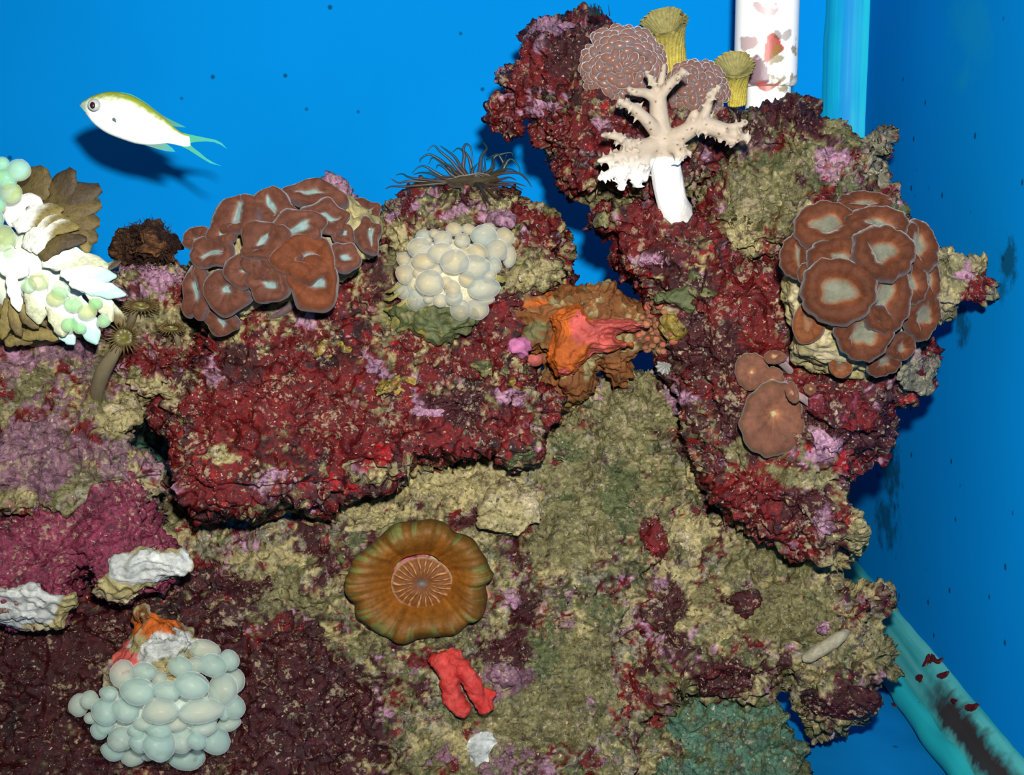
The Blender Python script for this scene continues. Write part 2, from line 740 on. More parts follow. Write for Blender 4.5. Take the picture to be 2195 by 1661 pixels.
def bead(name, prof, a, b, mat, seg=60, wob=0.0012, seed=3):
    """a strip of sealant in a corner: profile points (u, v) carried from a to b"""
    (o0, du, dv), (o1, _, _) = a, b
    n = len(prof)
    t = np.linspace(0, 1, seg)
    verts, faces = [], []
    for k in range(seg):
        for i, (u, v_) in enumerate(prof):
            p = np.array(o0) * (1 - t[k]) + np.array(o1) * t[k] + np.array(du) * u + np.array(dv) * v_
            verts.append(p)
    verts = np.array(verts)
    nz = wob * fbm(verts, 30, 2, seed)[:, None]
    verts = verts + nz * (np.array(du) + np.array(dv))
    for k in range(seg - 1):
        for i in range(n):
            j = (i + 1) % n
            faces.append((k * n + i, k * n + j, (k + 1) * n + j, (k + 1) * n + i))
    faces.append(tuple(range(n)))
    faces.append(tuple((seg - 1) * n + i for i in range(n))[::-1])
    me = mesh_np(name, verts, faces)
    o = obj(name, me, mat)
    return tag(o, kind='structure')


def bead_material(name, c1, c2, axis_scale, stain=False):
    m = bpy.data.materials.new(name)
    m.use_nodes = True
    nt = m.node_tree
    N, L = nt.nodes, nt.links
    b = N['Principled BSDF']
    b.inputs['Roughness'].default_value = 0.5
    b.inputs['Specular IOR Level'].default_value = 0.08
    tc = N.new('ShaderNodeTexCoord')
    mp = N.new('ShaderNodeMapping')
    mp.inputs['Scale'].default_value = axis_scale
    L.new(tc.outputs['Object'], mp.inputs['Vector'])
    n = N.new('ShaderNodeTexNoise')
    n.inputs['Scale'].default_value = 1.0
    n.inputs['Detail'].default_value = 3
    L.new(mp.outputs[0], n.inputs['Vector'])
    r = N.new('ShaderNodeValToRGB')
    r.color_ramp.elements[0].position = 0.38
    r.color_ramp.elements[1].position = 0.62
    r.color_ramp.elements[0].color = (*c1, 1)
    r.color_ramp.elements[1].color = (*c2, 1)
    L.new(n.outputs['Fac'], r.inputs['Fac'])
    cs = r.outputs['Color']
    if stain:
        # brown growth on the strip towards the viewer
        sx = N.new('ShaderNodeSeparateXYZ')
        L.new(tc.outputs['Object'], sx.inputs[0])
        n2 = N.new('ShaderNodeTexNoise')
        n2.inputs['Scale'].default_value = 90
        n2.inputs['Detail'].default_value = 6
        L.new(tc.outputs['Object'], n2.inputs['Vector'])
        a1 = N.new('ShaderNodeMath')
        a1.operation = 'MULTIPLY_ADD'
        L.new(n2.outputs['Fac'], a1.inputs[0])
        a1.inputs[1].default_value = 0.05
        L.new(sx.outputs['Y'], a1.inputs[2])
        r1 = N.new('ShaderNodeMapRange')
        r1.inputs['From Min'].default_value = 0.975
        r1.inputs['From Max'].default_value = 0.925
        L.new(a1.outputs[0], r1.inputs['Value'])
        a2 = N.new('ShaderNodeMath')
        a2.operation = 'MULTIPLY_ADD'
        L.new(n2.outputs['Fac'], a2.inputs[0])
        a2.inputs[1].default_value = 0.016
        L.new(sx.outputs['Z'], a2.inputs[2])
        r2 = N.new('ShaderNodeMapRange')
        r2.inputs['From Min'].default_value = 0.024
        r2.inputs['From Max'].default_value = 0.031
        L.new(a2.outputs[0], r2.inputs['Value'])
        r3 = N.new('ShaderNodeMapRange')
        r3.inputs['From Min'].default_value = 0.048
        r3.inputs['From Max'].default_value = 0.041
        L.new(a2.outputs[0], r3.inputs['Value'])
        mm = N.new('ShaderNodeMath')
        mm.operation = 'MULTIPLY'
        L.new(r1.outputs['Result'], mm.inputs[0])
        L.new(r2.outputs['Result'], mm.inputs[1])
        m3 = N.new('ShaderNodeMath')
        m3.operation = 'MULTIPLY'
        L.new(mm.outputs[0], m3.inputs[0])
        L.new(r3.outputs['Result'], m3.inputs[1])
        m4 = N.new('ShaderNodeMath')
        m4.operation = 'MULTIPLY'
        m4.inputs[1].default_value = 0.95
        L.new(m3.outputs[0], m4.inputs[0])
        mx = N.new('ShaderNodeMix')
        mx.data_type = 'RGBA'
        L.new(m4.outputs[0], mx.inputs['Factor'])
        L.new(cs, mx.inputs['A'])
        mx.inputs['B'].default_value = (0.030, 0.014, 0.014, 1)
        cs = mx.outputs['Result']
    L.new(cs, b.inputs['Base Color'])
    return m


qa = [(math.cos(t), math.sin(t)) for t in np.linspace(0, math.pi / 2, 14)]
# concave cove: from the wall to the floor
RBX = 0.018
cove = [(-RBX * c ** 1.1, RB * s ** 1.1) for c, s in qa] + [(0.004, RB), (0.004, -0.004), (-RBX, -0.004)]
bead('trim_1', cove, ((XR, 0.3, 0), (1, 0, 0), (0, 0, 1)), ((XR, YB, 0), None, None),
     bead_material('floor_sealant', (0.02, 0.24, 0.26), (0.07, 0.36, 0.36), (140, 5, 140), stain=True), 90)
tb_ = [(0.0085 * math.cos(t), 0.0085 * math.sin(t)) for t in np.linspace(0, 2 * math.pi, 18, endpoint=False)]
bead('trim_3', tb_, ((XR - RBX - 0.001, 0.3, 0.008), (1, 0, 0), (0, 0, 1)), ((XR - RBX - 0.001, YB, 0.008), None, None),
     bead_material('floor_bead', (0.010, 0.28, 0.32), (0.025, 0.37, 0.40), (60, 4, 60)), 90)
cove2 = [(-0.033 * c ** 0.8, -0.024 * s ** 0.8) for c, s in qa] + [(0.004, -0.024), (0.004, 0.004), (-0.033, 0.004)]
bead('trim_2', cove2, ((XR, YB, 0), (1, 0, 0), (0, 1, 0)), ((XR, YB, 1.0), None, None),
     bead_material('corner_sealant', (0.003, 0.24, 0.56), (0.006, 0.42, 0.53), (110, 110, 1.2)), 90)

# ---------------------------------------------------------------- the reef rocks
B_ = BLOBS
def bl(k, w, *spots):
    for s in spots:
        B_.append((s[0], s[1], s[2], s[3] if len(s) > 3 else s[2], k, w))


bl('pink', 1.3, (1190, 58, 48, 20), (1140, 225, 58, 36), (1072, 138, 34, 14), (1272, 262, 16, 18), (1050, 160, 14, 25), (1160, 95, 18, 40),
   (1780, 355, 38, 30), (1400, 560, 48, 22), (1500, 590, 20, 14), (1452, 850, 14, 30), (1770, 950, 52, 34), (1540, 985, 26, 16), (1765, 1112, 16, 36),
   (1250, 470, 16, 22), (1410, 1258, 22, 16), (1100, 1275, 26, 26), (590, 1020, 58, 34), (920, 882, 42, 22), (1092, 838, 32, 13), (795, 785, 26, 20),
   (560, 850, 26, 20), (330, 985, 16, 30), (330, 600, 70, 18), (980, 445, 30, 16), (1064, 465, 44, 24), (842, 448, 26, 16), (915, 440, 14, 20), (748, 410, 60, 50),
   (75, 755, 95, 22), (2060, 590, 26, 20), (640, 690, 40, 16), (2025, 545, 18, 22), (1120, 905, 30, 14), (430, 800, 30, 12))
bl('red', 0.95, (1210, 305, 66, 60), (1330, 330, 40, 40), (1540, 440, 34, 66), (1340, 520, 60, 60), (1620, 690, 80, 80), (1560, 640, 40, 30), (1600, 1060, 70, 56),
   (1650, 1130, 60, 22), (1400, 1150, 34, 70), (1360, 1480, 50, 90), (1880, 1290, 36, 30), (880, 425, 40, 34), (1170, 490, 50, 40), (1190, 560, 30, 24),
   (660, 880, 160, 90), (900, 960, 120, 40), (480, 860, 90, 60), (335, 770, 44, 38), (15, 838, 26, 34), (80, 905, 30, 26), (195, 925, 28, 34), (142, 800, 24, 12),
   (240, 820, 24, 30), (460, 1060, 60, 40), (1290, 1090, 26, 50), (1830, 350, 30, 36), (1740, 430, 40, 30), (1900, 420, 20, 30), (1160, 150, 40, 40),
   (1090, 245, 30, 30), (1260, 500, 20, 12), (1380, 500, 40, 30), (720, 620, 60, 40), (1010, 760, 70, 40), (1080, 900, 60, 30), (1060, 720, 30, 40))
bl('scarlet', 1.0, (820, 980, 60, 30), (630, 940, 30, 30), (1300, 1440, 30, 20), (1390, 1160, 20, 30), (1610, 640, 24, 20), (1810, 1000, 20, 14), (1340, 600, 24, 16),
   (720, 1050, 60, 22), (1340, 1530, 30, 40))
bl('maroon', 1.2, (1220, 125, 46, 50), (1130, 60, 34, 24), (1700, 232, 84, 34), (1600, 252, 50, 26), (1740, 280, 50, 30), (1540, 745, 66, 60), (1820, 870, 90, 60), (1870, 930, 60, 50),
   (1560, 905, 60, 60), (1720, 1080, 46, 34), (1590, 1290, 44, 24), (1800, 1500, 86, 46), (1560, 1450, 76, 40), (1130, 1300, 40, 60), (1010, 1120, 60, 20), (1130, 1180, 50, 26),
   (1110, 1390, 40, 30), (1440, 1310, 40, 40), (400, 1500, 400, 180), (660, 1560, 140, 120), (130, 1430, 130, 110), (560, 1250, 80, 30), (940, 870, 60, 30), (520, 780, 60, 40),
   (1500, 680, 40, 60), (700, 1180, 60, 18), (1300, 660, 40, 30))
bl('olive', 1.2, (1640, 420, 70, 80), (1720, 330, 60, 36), (1820, 300, 40, 24), (1290, 410, 50, 24), (1480, 640, 50, 24), (1740, 1005, 90, 24), (1300, 980, 120, 110), (1240, 1130, 90, 90),
   (1250, 1450, 90, 100), (1600, 1190, 100, 50), (1700, 1320, 90, 50), (1000, 470, 60, 14), (60, 830, 50, 40), (640, 1270, 100, 50), (1170, 1500, 60, 60), (560, 1085, 60, 14),
   (860, 560, 40, 40), (1370, 870, 60, 80), (1900, 1400, 40, 40), (1600, 960, 30, 30), (870, 690, 60, 50), (1100, 1560, 80, 60), (300, 660, 40, 24), (150, 1040, 60, 20))
bl('tan', 1.2, (1600, 490, 44, 56), (1660, 380, 30, 30), (950, 1035, 190, 44), (1090, 1090, 80, 70), (780, 1110, 80, 30), (1480, 1150, 56, 36), (1840, 1160, 40, 40), (1150, 590, 60, 24),
   (860, 505, 30, 26), (250, 885, 44, 44), (335, 838, 70, 16), (420, 695, 24, 16), (470, 970, 26, 22), (1110, 297, 20, 12), (1265, 400, 24, 20), (2080, 660, 60, 26), (2130, 560, 20, 20),
   (1430, 690, 40, 24), (1750, 1020, 60, 14), (1060, 800, 50, 24), (960, 1600, 50, 40), (1780, 1240, 60, 24), (600, 1190, 120, 18), (750, 590, 40, 40), (1480, 1330, 30, 24), (490, 685, 34, 30))
bl('grey', 1.1, (1880, 305, 38, 36), (1950, 800, 60, 50), (1890, 370, 30, 24), (1350, 270, 30, 20), (1200, 950, 50, 20))
bl('yellow', 1.0, (700, 752, 54, 26), (850, 825, 60, 14), (1020, 790, 20, 20), (880, 560, 40, 16), (370, 840, 30, 8), (1650, 480, 20, 20))
bl('orange', 0.75, (745, 765, 20, 12), (1250, 1385, 30, 12), (860, 530, 14, 8), (520, 865, 10, 10))
bl('mauve', 1.2, (1085, 1450, 70, 50), (1040, 1610, 90, 60), (110, 950, 110, 50), (40, 1010, 80, 40), (310, 1645, 70, 24), (150, 760, 60, 30), (1380, 310, 50, 24), (1620, 300, 50, 24))
bl('rose', 1.0, (1775, 345, 30, 34), (30, 1130, 40, 40), (1000, 420, 14, 14))
bl('green', 1.1, (1320, 1060, 90, 90), (1480, 640, 40, 20), (1180, 1420, 40, 50), (1680, 1200, 50, 40), (1650, 350, 40, 20), (1230, 960, 50, 30))

RD = dict(red=0.55, maroon=0.42, pink=-0.12, olive=0.10, tan=-0.02, dark=0.14, mauve=-0.15, scarlet=-0.05)
OL = dict(olive=0.34, tan=0.24, red=0.18, maroon=0.24, green=0.30, pink=-0.02, grey=0.16, mauve=-0.05)
DK = dict(maroon=0.58, dark=0.40, red=0.25, olive=0.10, tan=-0.1, pink=-0.12)

rock('live_rock', 'tall crimson and lilac crusted rock under the two brown bubble corals',
     [(1120, 55), (1150, 38), (1200, 32), (1250, 26), (1300, 28), (1335, 50), (1345, 90), (1400, 110), (1440, 180), (1500, 230), (1560, 250), (1560, 400), (1480, 440),
      (1400, 440), (1340, 420), (1285, 440), (1255, 432), (1210, 415), (1170, 372), (1140, 330), (1125, 312), (1112, 262), (1085, 230), (1062, 205), (1047, 185), (1048, 155),
      (1080, 128), (1098, 120), (1112, 85)], 1.0, RD, gx=-0.05, gy=-0.15, front=0.075, back=0.06, width=120, seed=11,
     relief=((1230, 230, 90, 90, 0.012), (1180, 90, 70, 50, 0.01), (1420, 330, 120, 90, 0.0)))
rock('live_rock', 'small crimson knob hanging at the edge of the tall rock, tan underneath',
     [(1062, 207), (1095, 208), (1118, 245), (1126, 296), (1098, 313), (1070, 297), (1052, 265), (1046, 232)], 0.97, RD, front=0.02, back=0.02, width=42, seed=12, voxel=0.0013)
rock('live_rock', 'broad olive and dark red rock below the white plastic pipe',
     [(1530, 250), (1600, 213), (1660, 200), (1710, 190), (1748, 203), (1790, 252), (1815, 268), (1855, 292), (1882, 264), (1908, 266), (1927, 300), (1918, 335), (1905, 370),
      (1898, 392), (1925, 402), (1942, 440), (1945, 520), (1700, 580), (1560, 600), (1450, 520), (1450, 420), (1510, 330)], 0.965, OL, gx=-0.08, gy=-0.18, front=0.065, back=0.06,
     width=110, seed=13, relief=((1720, 240, 70, 40, 0.012), (1885, 300, 40, 36, 0.014), (1560, 440, 40, 70, 0.014), (1640, 330, 60, 40, -0.01)))
rock('live_rock', 'big column of dark red rock carrying the round brown polyp coral',
     [(1252, 448), (1290, 425), (1360, 405), (1440, 445), (1500, 440), (1540, 470), (1600, 560), (1700, 490), (1900, 470), (2015, 505), (2045, 560), (2020, 700), (2012, 725),
      (2026, 760), (2000, 830), (1962, 860), (1925, 880), (1920, 925), (1892, 985), (1850, 1003), (1825, 1040), (1822, 1085), (1838, 1130), (1815, 1180), (1770, 1195), (1700, 1190),
      (1640, 1160), (1600, 1150), (1560, 1130), (1505, 1080), (1480, 1000), (1440, 895), (1440, 830), (1405, 765), (1400, 680), (1350, 610), (1290, 575), (1300, 520), (1245, 508),
      (1238, 478)], 0.90, RD, gx=-0.06, gy=-0.07, front=0.055, back=0.05, width=110, seed=14,
     relief=((1560, 780, 120, 160, 0.012), (1820, 900, 110, 90, 0.018), (1620, 1060, 100, 80, 0.012), (1500, 640, 60, 40, 0.012), (1850, 620, 160, 170, -0.02)))
rock('live_rock', 'tan rock stub with one crimson patch jutting towards the side wall',
     [(1980, 560), (2030, 525), (2062, 545), (2115, 538), (2140, 560), (2146, 620), (2112, 660), (2060, 690), (2020, 702), (1960, 690)], 0.862, dict(olive=0.3, tan=0.3, grey=0.2), gx=-0.05, blobs=[(2095, 603, 48, 40, 'red', 3.0), (2062, 572, 40, 22, 'pink', 2.0), (2072, 628, 24, 24, 'red', 2.4)],
     front=0.022, back=0.018, width=60, seed=15, voxel=0.0014)
rock('live_rock', 'jagged olive and maroon rock above the tank floor beside the sealed corner',
     [(1380, 900), (1480, 1010), (1520, 1080), (1700, 1100), (1845, 1115), (1858, 1165), (1835, 1200), (1800, 1228), (1835, 1252), (1890, 1240), (1913, 1260), (1905, 1310), (1900, 1345),
      (1930, 1370), (1943, 1400), (1930, 1450), (1893, 1480), (1880, 1540), (1850, 1570), (1800, 1590), (1742, 1597), (1722, 1550), (1695, 1500), (1702, 1455), (1660, 1505), (1590, 1522),
      (1520, 1505), (1470, 1480), (1430, 1540), (1470, 1600), (1440, 1860), (1200, 1860), (1150, 1200), (1200, 900)], 0.905, OL, gx=-0.03, gy=-0.11, front=0.045, back=0.035, width=90, seed=16,
     relief=((1800, 1500, 110, 60, 0.02), (1560, 1450, 110, 60, 0.02), (1430, 1330, 60, 80, 0.016), (1640, 1210, 90, 50, -0.012), (1300, 1400, 90, 200, 0.01), (1840, 1300, 70, 60, 0.01)))
rock('live_rock', 'olive and tan rock face behind the brown disc coral',
     [(540, 1120), (700, 1060), (850, 990), (1000, 940), (1200, 860), (1300, 785), (1420, 770), (1530, 880), (1560, 1060), (1440, 1300), (1350, 1860), (480, 1860), (320, 1250), (310, 1000), (380, 980)],
     0.92, OL, gy=-0.13, front=0.04, back=0.05, width=140, seed=17,
     relief=((1100, 1100, 100, 80, 0.01), (650, 1250, 120, 60, 0.012), (1300, 1000, 120, 120, 0.012), (900, 1500, 200, 150, 0.012)))
rock('live_rock', 'dark maroon rock slope behind the pale bubble coral and its orange cone',
     [(-120, 1230), (100, 1200), (430, 1160), (600, 1160), (720, 1300), (790, 1500), (780, 1860), (-120, 1860)], 0.87, DK, gy=-0.14, front=0.04, back=0.05, width=120, seed=18,
     relief=((620, 1480, 120, 120, 0.012), (200, 1420, 120, 100, -0.006)))
rock('live_rock', 'wide crimson ledge overhanging the brown disc coral',
     [(345, 860), (385, 800), (430, 745), (400, 640), (400, 560), (560, 540), (700, 480), (800, 470), (850, 520), (1000, 560), (1230, 570), (1240, 600), (1180, 640), (1120, 700), (1150, 780),
      (1200, 830), (1234, 880), (1212, 910), (1162, 992), (1092, 1005), (1062, 976), (990, 985), (880, 1020), (850, 1052), (790, 1040), (762, 1072), (700, 1112), (540, 1112), (430, 1110), (370, 1060),
      (345, 1000), (352, 950)], 0.90, RD, gx=0.03, gy=-0.16, front=0.06, back=0.05, width=100, seed=19,
     relief=((600, 900, 160, 90, 0.016), (1000, 850, 150, 60, 0.012), (1000, 770, 90, 40, -0.012), (560, 1050, 120, 50, 0.008), (700, 760, 70, 40, -0.006)))
rock('live_rock', 'red patched rock beside the stalked anemones, tan rim below',
     [(246, 572), (300, 560), (420, 552), (440, 640), (430, 760), (385, 832), (335, 865), (292, 852), (230, 800), (195, 700), (235, 640)], 0.89, dict(red=0.2, pink=0.2, tan=0.2, olive=0.2, maroon=0.1),
     gy=-0.12, front=0.035, back=0.03, width=70, seed=20, relief=((330, 770, 50, 50, 0.01),))
rock('live_rock', 'rock topped by the dark tentacled anemone',
     [(818, 478), (832, 442), (860, 405), (905, 390), (1000, 384), (1110, 390), (1142, 418), (1195, 456), (1222, 490), (1235, 540), (1226, 590), (1150, 650), (900, 650), (818, 570)], 0.955,
     dict(red=0.25, pink=-0.15, olive=0.26, tan=0.22, maroon=0.2, green=0.1), gy=-0.2, front=0.05, back=0.045, width=80, seed=21, relief=((1180, 500, 50, 50, 0.012),))
rock('live_rock', 'lilac rock knob behind the brown lobed coral',
     [(690, 405), (722, 386), (755, 382), (775, 398), (785, 430), (812, 470), (800, 540), (640, 540), (640, 440)], 0.965, dict(pink=0.7, mauve=0.3, red=-0.1), front=0.025, back=0.025, width=60, seed=22)
rock('live_rock', 'mauve and olive rock below the bleached coral',
     [(-120, 670), (100, 665), (205, 715), (255, 790), (300, 860), (303, 900), (288, 945), (330, 958), (362, 1010), (330, 1080), (200, 1110), (-120, 1120)], 0.875,
     dict(mauve=0.32, olive=0.26, tan=0.18, grey=0.15, red=0.0), gy=-0.14, front=0.045, back=0.04, width=90, seed=23)
rock('live_rock', 'magenta crusted rock with white broken edges',
     [(-120, 1100), (60, 1062), (140, 1000), (230, 975), (300, 985), (345, 1050), (368, 1130), (420, 1190), (412, 1225), (380, 1262), (330, 1282), (280, 1308), (195, 1280), (180, 1240), (172, 1290), (150, 1332),
      (100, 1350), (50, 1342), (-120, 1330)], 0.845, dict(magenta=0.75, rose=0.12, mauve=0.2, red=0.0, tan=-0.2), gy=-0.12, front=0.05, back=0.035, width=100, seed=24, blobs=False)
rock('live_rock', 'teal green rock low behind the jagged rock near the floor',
     [(1400, 1500), (1520, 1470), (1650, 1485), (1700, 1530), (1728, 1600), (1738, 1820), (1350, 1820)], 0.868, dict(teal=0.5, green=0.4, olive=0.0), gy=-0.25, front=0.03, back=0.03, width=70, seed=25, blobs=False)  # the water's blue-green cast is put into this rock's colour
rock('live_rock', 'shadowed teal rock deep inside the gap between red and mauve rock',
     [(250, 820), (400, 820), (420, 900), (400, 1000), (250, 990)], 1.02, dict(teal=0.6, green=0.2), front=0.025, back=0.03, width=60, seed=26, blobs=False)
# ---------------------------------------------------------------- builders for living things
CAMV = Vector((0, 0, CAMZ))
FV, UV_, RV = Vector(_F.tolist()), Vector(_U.tolist()), Vector((1, 0, 0))


def catmull(pts, n=6):
    pts = np.asarray(pts, float)
    if len(pts) < 3:
        t = np.linspace(0, 1, n + 1)[:, None]
        return pts[0] * (1 - t) + pts[-1] * t
    P = np.vstack([2 * pts[0] - pts[1], pts, 2 * pts[-1] - pts[-2]])
    out = []
    for i in range(1, len(P) - 2):
        for k in range(n):
            t = k / n
            p0, p1, p2, p3 = P[i - 1], P[i], P[i + 1], P[i + 2]
            out.append(0.5 * (2 * p1 + (p2 - p0) * t + (2 * p0 - 5 * p1 + 4 * p2 - p3) * t * t + (3 * p1 - p0 - 3 * p2 + p3) * t ** 3))
    out.append(P[-2])
    return np.array(out)


def tube(path, radii, seg=8):
    """closed tapered tube; path in metres, radii in metres"""
    path = np.asarray(path, float)
    n = len(path)
    radii = np.asarray(radii, float)
    tan = np.gradient(path, axis=0)
    tan /= np.linalg.norm(tan, axis=1, keepdims=True) + 1e-12
    ref = np.array([0.31, -0.83, 0.46])
    verts, faces = [], []
    for i in range(n):
        a = np.cross(tan[i], ref)
        a /= np.linalg.norm(a) + 1e-12
        b = np.cross(tan[i], a)
        for k in range(seg):
            th = 2 * math.pi * k / seg
            verts.append(path[i] + radii[i] * (math.cos(th) * a + math.sin(th) * b))
    for i in range(n - 1):
        for k in range(seg):
            j = (k + 1) % seg
            faces.append((i * seg + k, i * seg + j, (i + 1) * seg + j, (i + 1) * seg + k))
    verts.append(path[0] - tan[0] * radii[0] * 0.6)
    verts.append(path[-1] + tan[-1] * radii[-1] * 0.8)
    c0, c1 = len(verts) - 2, len(verts) - 1
    for k in range(seg):
        j = (k + 1) % seg
        faces.append((c0, j, k))
        faces.append((c1, (n - 1) * seg + k, (n - 1) * seg + j))
    return np.array(verts), faces


def px_tube(pts, seg=8, n=5):
    """tube through (px, py, y, radius in px)"""
    c = catmull(pts, n)
    path = W(c[:, 0], c[:, 1], c[:, 2])
    return tube(path, np.maximum(c[:, 3], 0.3) * c[:, 2] / FPX, seg)


def join(parts):
    vs_, fs = [], []
    k = 0
    for v, f in parts:
        vs_.append(v)
        fs += [tuple(i + k for i in q) for q in f]
        k += len(v)
    return np.concatenate(vs_), fs


def ico(sub):
    bm = bmesh.new()
    bmesh.ops.create_icosphere(bm, subdivisions=sub, radius=1.0)
    v = np.array([q.co[:] for q in bm.verts])
    f = [tuple(q.index for q in p.verts) for p in bm.faces]
    bm.free()
    return v, f


ICO3, ICO2 = ico(3), ico(2)


def ball(px, py, y, rx, ry=None, rz=None, src=ICO2):
    ry = ry or rx
    s = y / FPX
    rz = (rz or min(rx, ry)) * s
    c = W(px, py, y)
    v = src[0]
    P = c + v[:, :1] * (rx * s) * _R + v[:, 2:3] * (ry * s) * _U + v[:, 1:2] * rz * _F
    return P, src[1]


def mix(a, b, t):
    t = np.clip(np.asarray(t, float), 0, 1)[..., None]
    return np.asarray(a) * (1 - t) + np.asarray(b) * t


def frame_at(px, py, y, tx=0.0, ty=0.0):
    """origin and axes of something that faces the viewer, leaning by tx (to the right) and ty (down)"""
    n = (-FV + RV * tx - UV_ * ty).normalized()
    u = (RV - n * RV.dot(n)).normalized()
    v = n.cross(u)
    return V(px, py, y), u, v, n


def vesicle_mesh(name, base, tip, rim, seed=0):
    """a water-filled bladder: local +Z is its free end"""
    v, f = ICO3
    v = v.copy()
    z = v[:, 2]
    prof = 1.0 - 0.22 * np.clip(-z, 0, 1) ** 1.5
    v[:, 0] *= prof
    v[:, 1] *= prof
    c = mix(base, rim, np.clip((z + 0.9) / 0.9, 0, 1))
    c = mix(c, tip, np.clip((z - 0.35) / 0.6, 0, 1) ** 1.2)
    v = v * (1 + 0.09 * fbm(v, 0.9, 2, 50 + seed))[:, None]
    return mesh_np(name, v, f, c)


def vesicle_set(name, *tints):
    return [vesicle_mesh(name, *t, seed=i) for i, t in enumerate(tints)]


def place_vesicle(parent, me, mat, px, py, y, rx, ry, tx, ty, stretch=1.0, twist=0.0):
    if isinstance(me, list):
        me = me[int(px * 7.3 + py * 3.1) % len(me)]
    o0, u, v, n = frame_at(px, py, y, tx, ty)
    s = y / FPX
    if twist:
        u, v = u * math.cos(twist) + v * math.sin(twist), v * math.cos(twist) - u * math.sin(twist)
    M = Matrix(((u.x, v.x, n.x, o0.x), (u.y, v.y, n.y, o0.y), (u.z, v.z, n.z, o0.z), (0, 0, 0, 1)))
    M = M @ Matrix.Diagonal((rx * s, ry * s, min(rx, ry) * s * stretch, 1))
    o = bpy.data.objects.new('bubble', me)
    COL.objects.link(o)
    if not me.materials:
        me.materials.append(mat)
    o.parent = parent
    o.matrix_parent_inverse = world_of(parent).inverted()
    o.matrix_basis = M
    return o


def small_rock(name, poly, y, base, parent, front, back, width, seed, voxel=0.0011, rough=0.5, gx=0, gy=0, relief=(), mat=None, blobs=False, extra=()):
    return rock(name, None, poly, y, base, gx, gy, front, back, width, relief, seed, voxel, mat=mat, rough=rough, parent=parent, blobs=blobs, extra=extra)


